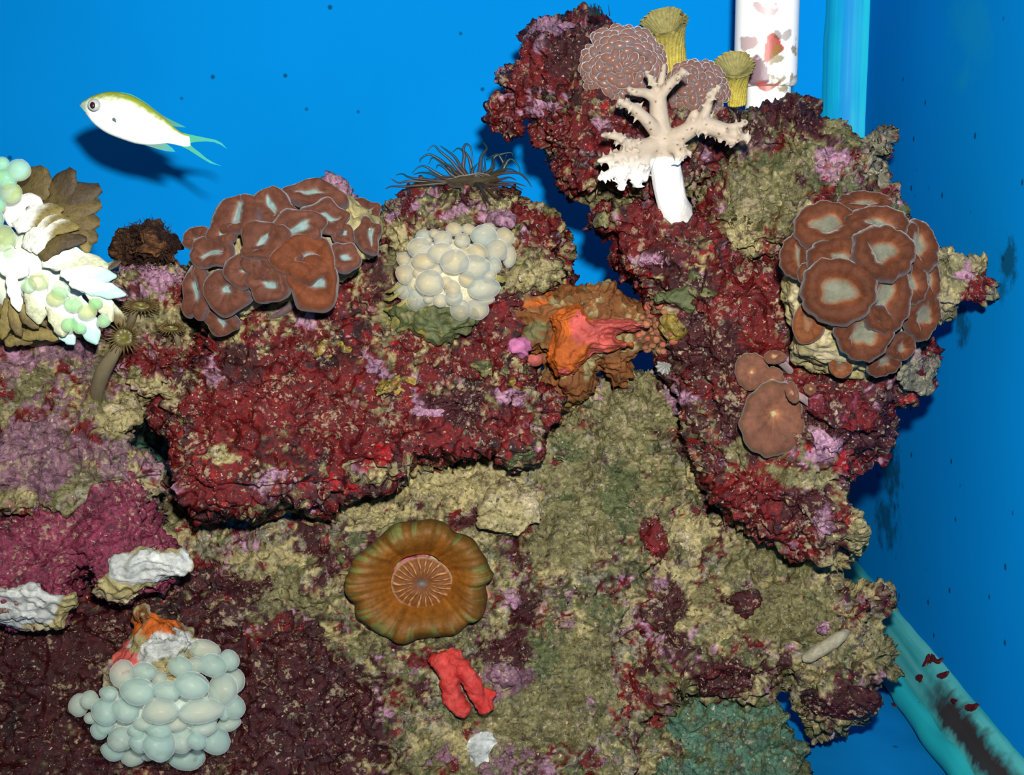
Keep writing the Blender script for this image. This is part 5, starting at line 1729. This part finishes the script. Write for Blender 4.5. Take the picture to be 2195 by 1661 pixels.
# low crusts of other colours that sit on the rocks
def crust(lab, px, py, rx, ry, base, seed, rot=0.0, front=0.004, rough=0.45, mat=None):
    par = next(o for o in ROCKS if o.get('label', '').startswith(lab))
    rng = np.random.RandomState(seed)
    n = 18
    a = np.linspace(0, 2 * math.pi, n, endpoint=False)
    rr = 1 + 0.22 * rng.randn(n)
    rr = (rr + np.roll(rr, 1)) / 2
    X, Y = rx * rr * np.cos(a), ry * rr * np.sin(a)
    cr_, sr_ = math.cos(rot), math.sin(rot)
    poly = np.stack([px + X * cr_ - Y * sr_, py + X * sr_ + Y * cr_], 1)
    pn = hit(px, py)
    pl = [hy(px + dx, py) for dx in (-rx * 0.7, rx * 0.7)]
    pv = [hy(px, py + dy) for dy in (-ry * 0.7, ry * 0.7)]
    gx_ = np.clip((pl[1] - pl[0]) / (1.4 * rx) * 1000, -0.35, 0.35)
    gy_ = np.clip((pv[1] - pv[0]) / (1.4 * ry) * 1000, -0.45, 0.45)
    small_rock('crust', poly, pn[0].y - 0.001, base, par, front, 0.014, min(rx, ry) * 0.45, seed, voxel=0.0012, rough=rough, gx=gx_, gy=gy_, mat=mat or ROCKMAT)


YEL, TANC, OLC, LIL, GRN = dict(yellow=0.5, orange=0.1, olive=0.2), dict(tan=0.5, cream=0.3), dict(olive=0.5, green=0.3, tan=0.1), dict(pink=0.6, mauve=0.2, cream=-0.1), dict(green=0.5, olive=0.3)
for i, q in enumerate([('wide crimson', 705, 752, 58, 28, YEL, 0.1), ('wide crimson', 850, 825, 62, 14, YEL, -0.15), ('wide crimson', 1050, 798, 50, 24, OLC, 0.5), ('wide crimson', 1100, 828, 34, 20, YEL, 0.5), ('wide crimson', 470, 968, 26, 24, TANC, 0.9),
                       ('wide crimson', 595, 1022, 60, 26, LIL, -0.1), ('wide crimson', 925, 884, 40, 16, LIL, 0.1), ('wide crimson', 1100, 845, 34, 10, LIL, -0.2), ('wide crimson', 620, 1088, 40, 13, OLC, 0.0), ('wide crimson', 1128, 985, 40, 18, GRN, -0.3),
                       ('wide crimson', 800, 780, 18, 22, LIL, 0.3), ('red patched', 345, 836, 60, 14, TANC, 0.0), ('red patched', 290, 800, 26, 20, OLC, 0.4), ('mauve', 255, 885, 40, 36, TANC, 0.7), ('big column', 1440, 700, 30, 22, YEL, 0.2),
                       ('big column', 1400, 565, 36, 16, LIL, 0.2), ('big column', 1490, 592, 22, 20, GRN, 0.2), ('big column', 1768, 952, 46, 26, LIL, 0.5), ('big column', 1540, 985, 26, 13, LIL, 0.1), ('big column', 1290, 475, 24, 16, OLC, 0.0),
                       ('big column', 1450, 870, 16, 34, LIL, 0.2), ('big column', 1762, 1112, 15, 34, LIL, 0.2), ('broad olive', 1600, 500, 44, 50, TANC, 0.3), ('broad olive', 1788, 362, 34, 30, dict(rose=0.5, pink=0.2), 0.2), ('broad olive', 1660, 420, 40, 34, OLC, 0.2),
                       ('tall crimson', 1150, 225, 44, 26, LIL, 0.2), ('tall crimson', 1195, 60, 44, 14, LIL, -0.1), ('tall crimson', 1275, 262, 12, 18, LIL, 0.0), ('rock topped', 1070, 468, 36, 18, LIL, 0.3), ('rock topped', 1150, 590, 44, 24, TANC, 0.0),
                       ('olive and tan', 1100, 1095, 70, 56, TANC, 0.2), ('olive and tan', 1220, 970, 44, 30, GRN, -0.4), ('olive and tan', 800, 1120, 60, 18, TANC, -0.2), ('olive and tan', 1085, 1450, 50, 34, dict(mauve=0.6, pink=0.0), 0.3),
                       ('olive and tan', 960, 1622, 32, 34, dict(mauve=0.6, magenta=0.1), 0.1), ('olive and tan', 1112, 1616, 34, 36, dict(mauve=0.6, magenta=0.1), 0.1), ('olive and tan', 1100, 1285, 22, 22, LIL, 0.0), ('jagged', 1480, 1160, 50, 36, TANC, 0.3), ('jagged', 1410, 1258, 20, 14, LIL, 0.0), ('jagged', 1780, 1340, 40, 14, LIL, -0.5), ('jagged', 1600, 1330, 40, 24, OLC, 0.0), ('big column', 1828, 888, 82, 56, dict(red=0.5, maroon=0.2, magenta=0.15), 0.1), ('big column', 1972, 795, 46, 50, dict(grey=0.5, mauve=0.2, tan=0.1), 0.3), ('jagged', 1835, 1160, 30, 44, TANC, 0.2),
                       ('jagged', 1800, 1500, 84, 44, dict(maroon=0.5, dark=0.2, tan=0.0), 0.0), ('jagged', 1560, 1452, 80, 38, dict(maroon=0.5, red=0.2, tan=0.1), 0.0), ('jagged', 1600, 1285, 40, 22, dict(maroon=0.5, red=0.3), -0.2), ('jagged', 1440, 1320, 44, 44, dict(maroon=0.4, olive=0.2), 0.0), ('jagged', 1400, 1150, 30, 50, dict(red=0.6, maroon=0.2), 0.1)]):
    crust(*q[:6], 400 + i, q[6])

# ---------------------------------------------------------------- white pipe
yp = 1.045
sc_ = yp / FPX
pp_ = thing('plastic_pipe', 'white plastic pipe with pink and rust crusts standing behind the rocks', 'pipe', V(1642, 225, yp))
def pipe_part(nm, cx, r, ytop, ybot, lip):
    ns, nh = 110, 150
    a = np.array(W(cx, ybot, yp))
    zt = W(cx, ytop, yp)[2]
    zz = np.linspace(a[2], zt, nh)
    tt_ = np.linspace(0, 2 * math.pi, ns, endpoint=False)
    R = r * sc_ * np.ones(nh)
    k = (zz - zz[0]) < lip
    R[k] *= 1 - 0.10 * (1 - (zz[k] - zz[0]) / lip) ** 2
    vv = np.array([[a[0] + R[i] * math.cos(t), yp + R[i] * math.sin(t), zz[i]] for i in range(nh) for t in tt_])
    px, py = to_px(vv)
    w_ = fbm(vv, 70, 3, 31)
    px, py = px + 14 * w_, py + 14 * fbm(vv, 70, 3, 32)
    c = np.tile(np.array((0.80, 0.81, 0.78)), (len(vv), 1))
    sp_ = fbm(vv, 150, 3, 33)
    for (bx, by, rx, ry, kk, am) in ((1655, 105, 22, 20, 'salmon', 1.0), (1640, 12, 22, 10, 'rose', 0.6), (1600, 92, 22, 12, 'rose', 0.65), (1620, 150, 34, 34, 'mauve', 0.95), (1655, 178, 24, 9, 'salmon', 0.9), (1685, 75, 12, 14, 'rust', 0.6), (1662, 82, 12, 12, 'brown', 0.7), (1660, 108, 18, 16, 'salmon', 1.0)):
        q = ((px - bx) / rx) ** 2 + ((py - by) / ry) ** 2
        c = mix(c, CLS[kk], np.clip((1.15 - q) * 5, 0, 1) * am)
    q = ((px - 1685) / 30) ** 2 + ((py - 135) / 70) ** 2
    c = mix(c, CLS['yellow'], np.clip((sp_ - 0.12) * 8, 0, 1) * np.clip((1.3 - q) * 2, 0, 1) * 0.8)
    f = [(i * ns + k, i * ns + (k + 1) % ns, (i + 1) * ns + (k + 1) % ns, (i + 1) * ns + k) for i in range(nh - 1) for k in range(ns)]
    f += [tuple(range(ns))[::-1], tuple((nh - 1) * ns + k for k in range(ns))]
    me = mesh_np(nm, vv, f, c)
    return obj(nm, me, PVC, pp_)
PVC = material('white_plastic', rough=0.4, spec=0.3, bump=0.15, bscale=300)
pipe_part('sleeve', 1640, 66, -160, 186, 0.004)
pipe_part('inner_pipe', 1643, 47, 170, 330, 0.001)

# ---------------------------------------------------------------- fish
yf = 0.935
def fz(X, Y):
    return 150 + X / 6.097, 170 + Y / 6.097
DV = [((135, 335), (140, 350)), ((158, 300), (160, 375)), ((190, 276), (185, 420)), ((260, 232), (225, 475)), ((350, 195), (290, 560)), ((450, 168), (370, 632)), ((560, 160), (480, 705)), ((680, 175), (600, 757)), ((800, 210), (720, 800)), ((920, 270), (840, 838)),
      ((1030, 345), (960, 858)), ((1130, 425), (1080, 862)), ((1220, 495), (1190, 848)), ((1300, 570), (1270, 838)), ((1380, 640), (1360, 852)), ((1450, 690), (1450, 872)), ((1505, 712), (1525, 882)), ((1560, 735), (1575, 872))]
fish = thing('fish', 'small silver white fish with yellow green back swimming before the blue wall', 'fish', V(*fz(800, 850), yf))
A = catmull(np.array([[*d, *v] for d, v in DV], float), 3)
NSF = 40
vv_, cc_ = [], []
tF = np.linspace(0, 2 * math.pi, NSF, endpoint=False)
for i, (dx, dy, vx, vy) in enumerate(A):
    t = i / (len(A) - 1)
    mx_, my_ = (dx + vx) / 2, (dy + vy) / 2
    hx, hy_ = (dx - vx) / 2, (dy - vy) / 2
    hlen = math.hypot(hx, hy_)
    wd_ = 0.46 * hlen * (1 - 0.55 * max(0, (t - 0.55) / 0.45)) * (1 if t > 0.04 else 0.6 + 10 * t)
    co_, si_ = np.cos(tF), np.sin(tF)
    X, Y = mx_ + hx * co_, my_ + hy_ * co_
    dep = wd_ * np.sign(si_) * np.abs(si_) ** 0.85 / 6.097 * yf / FPX
    P = W(150 + X / 6.097, 170 + Y / 6.097, yf + dep)
    vv_.append(P)
    edge = 0.62 - 0.30 * math.exp(-((t - 0.3) / 0.3) ** 2) if False else 0.50
    g = np.clip((co_ - 0.42 + 0.16 * vnoise(P, 620, 4)) / 0.42, 0, 1)
    c = mix(np.array((0.80, 0.82, 0.76)), alb(172, 190, 60, 0.5), g)
    hd = np.clip((0.22 - t) / 0.10, 0, 1)
    c = mix(c, mix(alb(190, 204, 150, 0.42), alb(120, 196, 180, 0.42), 0.5 + 1.2 * vnoise(P, 400, 9)), np.full(NSF, hd * 0.85))
    c = mix(c, alb(90, 200, 190, 0.5), np.full(NSF, np.clip((0.03 - t) / 0.02, 0, 1)))
    c = mix(c, alb(150, 220, 200, 0.6), np.clip((-co_ - 0.93) / 0.07, 0, 1) * 0.7)
    cc_.append(c)
n_ = len(A)
ff_ = [(i * NSF + k, i * NSF + (k + 1) % NSF, (i + 1) * NSF + (k + 1) % NSF, (i + 1) * NSF + k) for i in range(n_ - 1) for k in range(NSF)]
ff_ += [tuple(range(NSF))[::-1], tuple((n_ - 1) * NSF + k for k in range(NSF))]
FISH = material('fish_scales', rough=0.35, spec=0.3, vary=0.10, vscale=420, bump=0.15, bscale=420)
me = mesh_np('body', np.concatenate(vv_), ff_, np.concatenate(cc_))
fix_normals(me)
obj('body', me, FISH, fish)
FIN = material('fin_membrane', rough=0.4, spec=0.3, clear=0.25)


def fin(nm, outline, c1, c2, centre, dep=0.0, th_=0.0006):
    pts = resample(np.array(outline, float), 25)
    n = len(pts)
    vv, cc = [], []
    mxd = np.max(np.hypot(pts[:, 0] - centre[0], pts[:, 1] - centre[1]))
    for k in (0, 1):
        for (x, y) in pts:
            vv.append(W(*fz(x, y), yf + dep + (k - 0.5) * th_))
            cc.append(mix(c1, c2, math.hypot(x - centre[0], y - centre[1]) / mxd))
    f = [tuple(range(n)), tuple(range(2 * n - 1, n - 1, -1))] + [(i, (i + 1) % n, n + (i + 1) % n, n + i) for i in range(n)]
    me = mesh_np(nm, np.array(vv), f, np.array(cc), smooth=False)
    bm = bmesh.new()
    bm.from_mesh(me)
    bmesh.ops.triangulate(bm, faces=[q for q in bm.faces if len(q.verts) > 4])
    bmesh.ops.recalc_face_normals(bm, faces=bm.faces)
    bm.to_mesh(me)
    bm.free()
    return obj(nm, me, FIN, fish)


TQ, TQ2 = alb(90, 214, 150, 0.5), alb(40, 214, 210, 0.5)
fin('tail_fin', [(1480, 700), (1560, 720), (1680, 745), (1800, 770), (1900, 790), (1980, 830), (2055, 910), (1970, 855), (1880, 820), (1780, 810), (1660, 815), (1580, 830), (1560, 845), (1620, 900), (1700, 960), (1780, 1030), (1880, 1090), (1980, 1135), (1830, 1095),
                 (1720, 1030), (1620, 965), (1520, 905), (1460, 880)], TQ, TQ2, (1500, 800))
fin('dorsal_fin', [(600, 165), (700, 170), (800, 195), (900, 245), (1000, 310), (1100, 390), (1200, 465), (1300, 520), (1400, 570), (1520, 628), (1460, 625), (1370, 615), (1300, 600), (1240, 540), (1000, 370), (800, 240)], alb(110, 170, 120, 0.5), TQ2, (1200, 480))
fin('anal_fin', [(930, 845), (1050, 880), (1160, 915), (1260, 938), (1378, 950), (1340, 900), (1280, 855), (1220, 820), (1080, 830)], alb(150, 190, 160, 0.5), TQ2, (1100, 850))
fin('pectoral_fin', [(548, 512), (575, 498), (600, 520), (610, 552), (595, 545), (570, 530)], alb(16, 60, 50), alb(150, 190, 180), (560, 508), -0.0150, 0.0012)
# eye: iris ring, pupil
ex, ey = fz(315, 335)
fy_ = yf - 0.0088
P, F_ = ball(ex, ey, fy_, 13.5, 13.0, 8, ICO3)
eye = obj('eye', mesh_np('eye', P, F_, np.tile(alb(214, 222, 214, 0.5), (len(P), 1))), FISH, fish)
P, F_ = ball(*fz(298, 338), fy_ - 0.0018, 6.2, 7.8, 4.0, ICO2)
obj('pupil', mesh_np('pupil', P, F_, np.tile(alb(60, 20, 34), (len(P), 1))), FISH, eye)
# lower lip
vv_, ff_ = px_tube([(*fz(132, 338), yf - 0.0005, 2.2), (*fz(165, 372), yf - 0.003, 2.4), (*fz(200, 420), yf - 0.005, 1.6)], 8, 4)
obj('lower_jaw', mesh_np('lower_jaw', vv_, ff_, np.tile(alb(150, 214, 210, 0.55), (len(vv_), 1))), FISH, fish)

# ---------------------------------------------------------------- dark red algae flakes on the sealed corner
ALLT = []
for nm in ('trim_1', 'floor', 'wall_right'):
    m_ = bpy.data.objects[nm].data
    ALLT.append(BVHTree.FromPolygons([q.co[:] for q in m_.vertices], [tuple(q.vertices) for q in m_.polygons]))
FLAKE = material('algae_flake', rough=0.5, spec=0.2, vary=0.3, vscale=300)
where = ['on the sealant strip nearest the jagged rock', 'second on the sealant strip beside the jagged rock', 'third on the sealant strip beside the jagged rock', 'lowest of the group on the sealant strip', 'lying apart on the middle of the sealant strip',
         'on the sealant strip where the brown stain begins', 'small one at the edge of the brown stain', 'on the floor under the jagged rock', 'lying on the blue floor beside the strip', 'farthest out on the blue floor']
for i, (px, py, r, a) in enumerate([(1990, 1420, 14, 0.6), (2002, 1416, 13, 1.2), (2014, 1420, 12, -0.6), (1977, 1455, 14, 0.3), (2026, 1450, 14, -0.7), (2086, 1520, 17, -1.0), (2050, 1506, 9, 0.2), (1925, 1463, 11, 0.1), (1972, 1510, 10, 0.3), (1920, 1515, 9, 0.0)]):
    d = Vector(ray(px, py).tolist()).normalized()
    best = None
    for t in ALLT:
        loc, nor, ii, dist = t.ray_cast(CAMV, d, 3.0)
        if loc is not None and (best is None or dist < best[2]):
            best = (loc, nor, dist)
    loc, nor, dist = best
    if nor.dot(d) > 0:
        nor = -nor
    ref_ = RV if abs(nor.x) < 0.8 else Vector((0, 1, 0))
    uu = (ref_ - nor * ref_.dot(nor)).normalized()
    ww = nor.cross(uu)
    uu, ww = uu * math.cos(a) + ww * math.sin(a), ww * math.cos(a) - uu * math.sin(a)
    s_ = dist / FPX
    no, vv_ = 14, []
    rng = np.random.RandomState(i)
    for lay in (0, 1):
        for k in range(no):
            t = 2 * math.pi * k / no
            rr = r * s_ * (1 + 0.15 * rng.randn())
            q = loc + uu * (rr * math.cos(t)) + ww * (rr * 0.55 * math.sin(t)) + nor * (0.0006 + 0.0012 * lay + 0.0015 * math.cos(t) ** 2)
            vv_.append(q[:])
    ff_ = [tuple(range(no)), tuple(range(2 * no - 1, no - 1, -1))] + [(k, (k + 1) % no, no + (k + 1) % no, no + k) for k in range(no)]
    me = mesh_np('algae_flake', np.array(vv_), ff_, np.tile(alb(92, 24, 30), (2 * no, 1)), smooth=False)
    fix_normals(me)
    tag(obj('algae_flake', me, FLAKE), 'dark red algae flake ' + where[i], 'algae', 'algae flakes by the sealed corner')
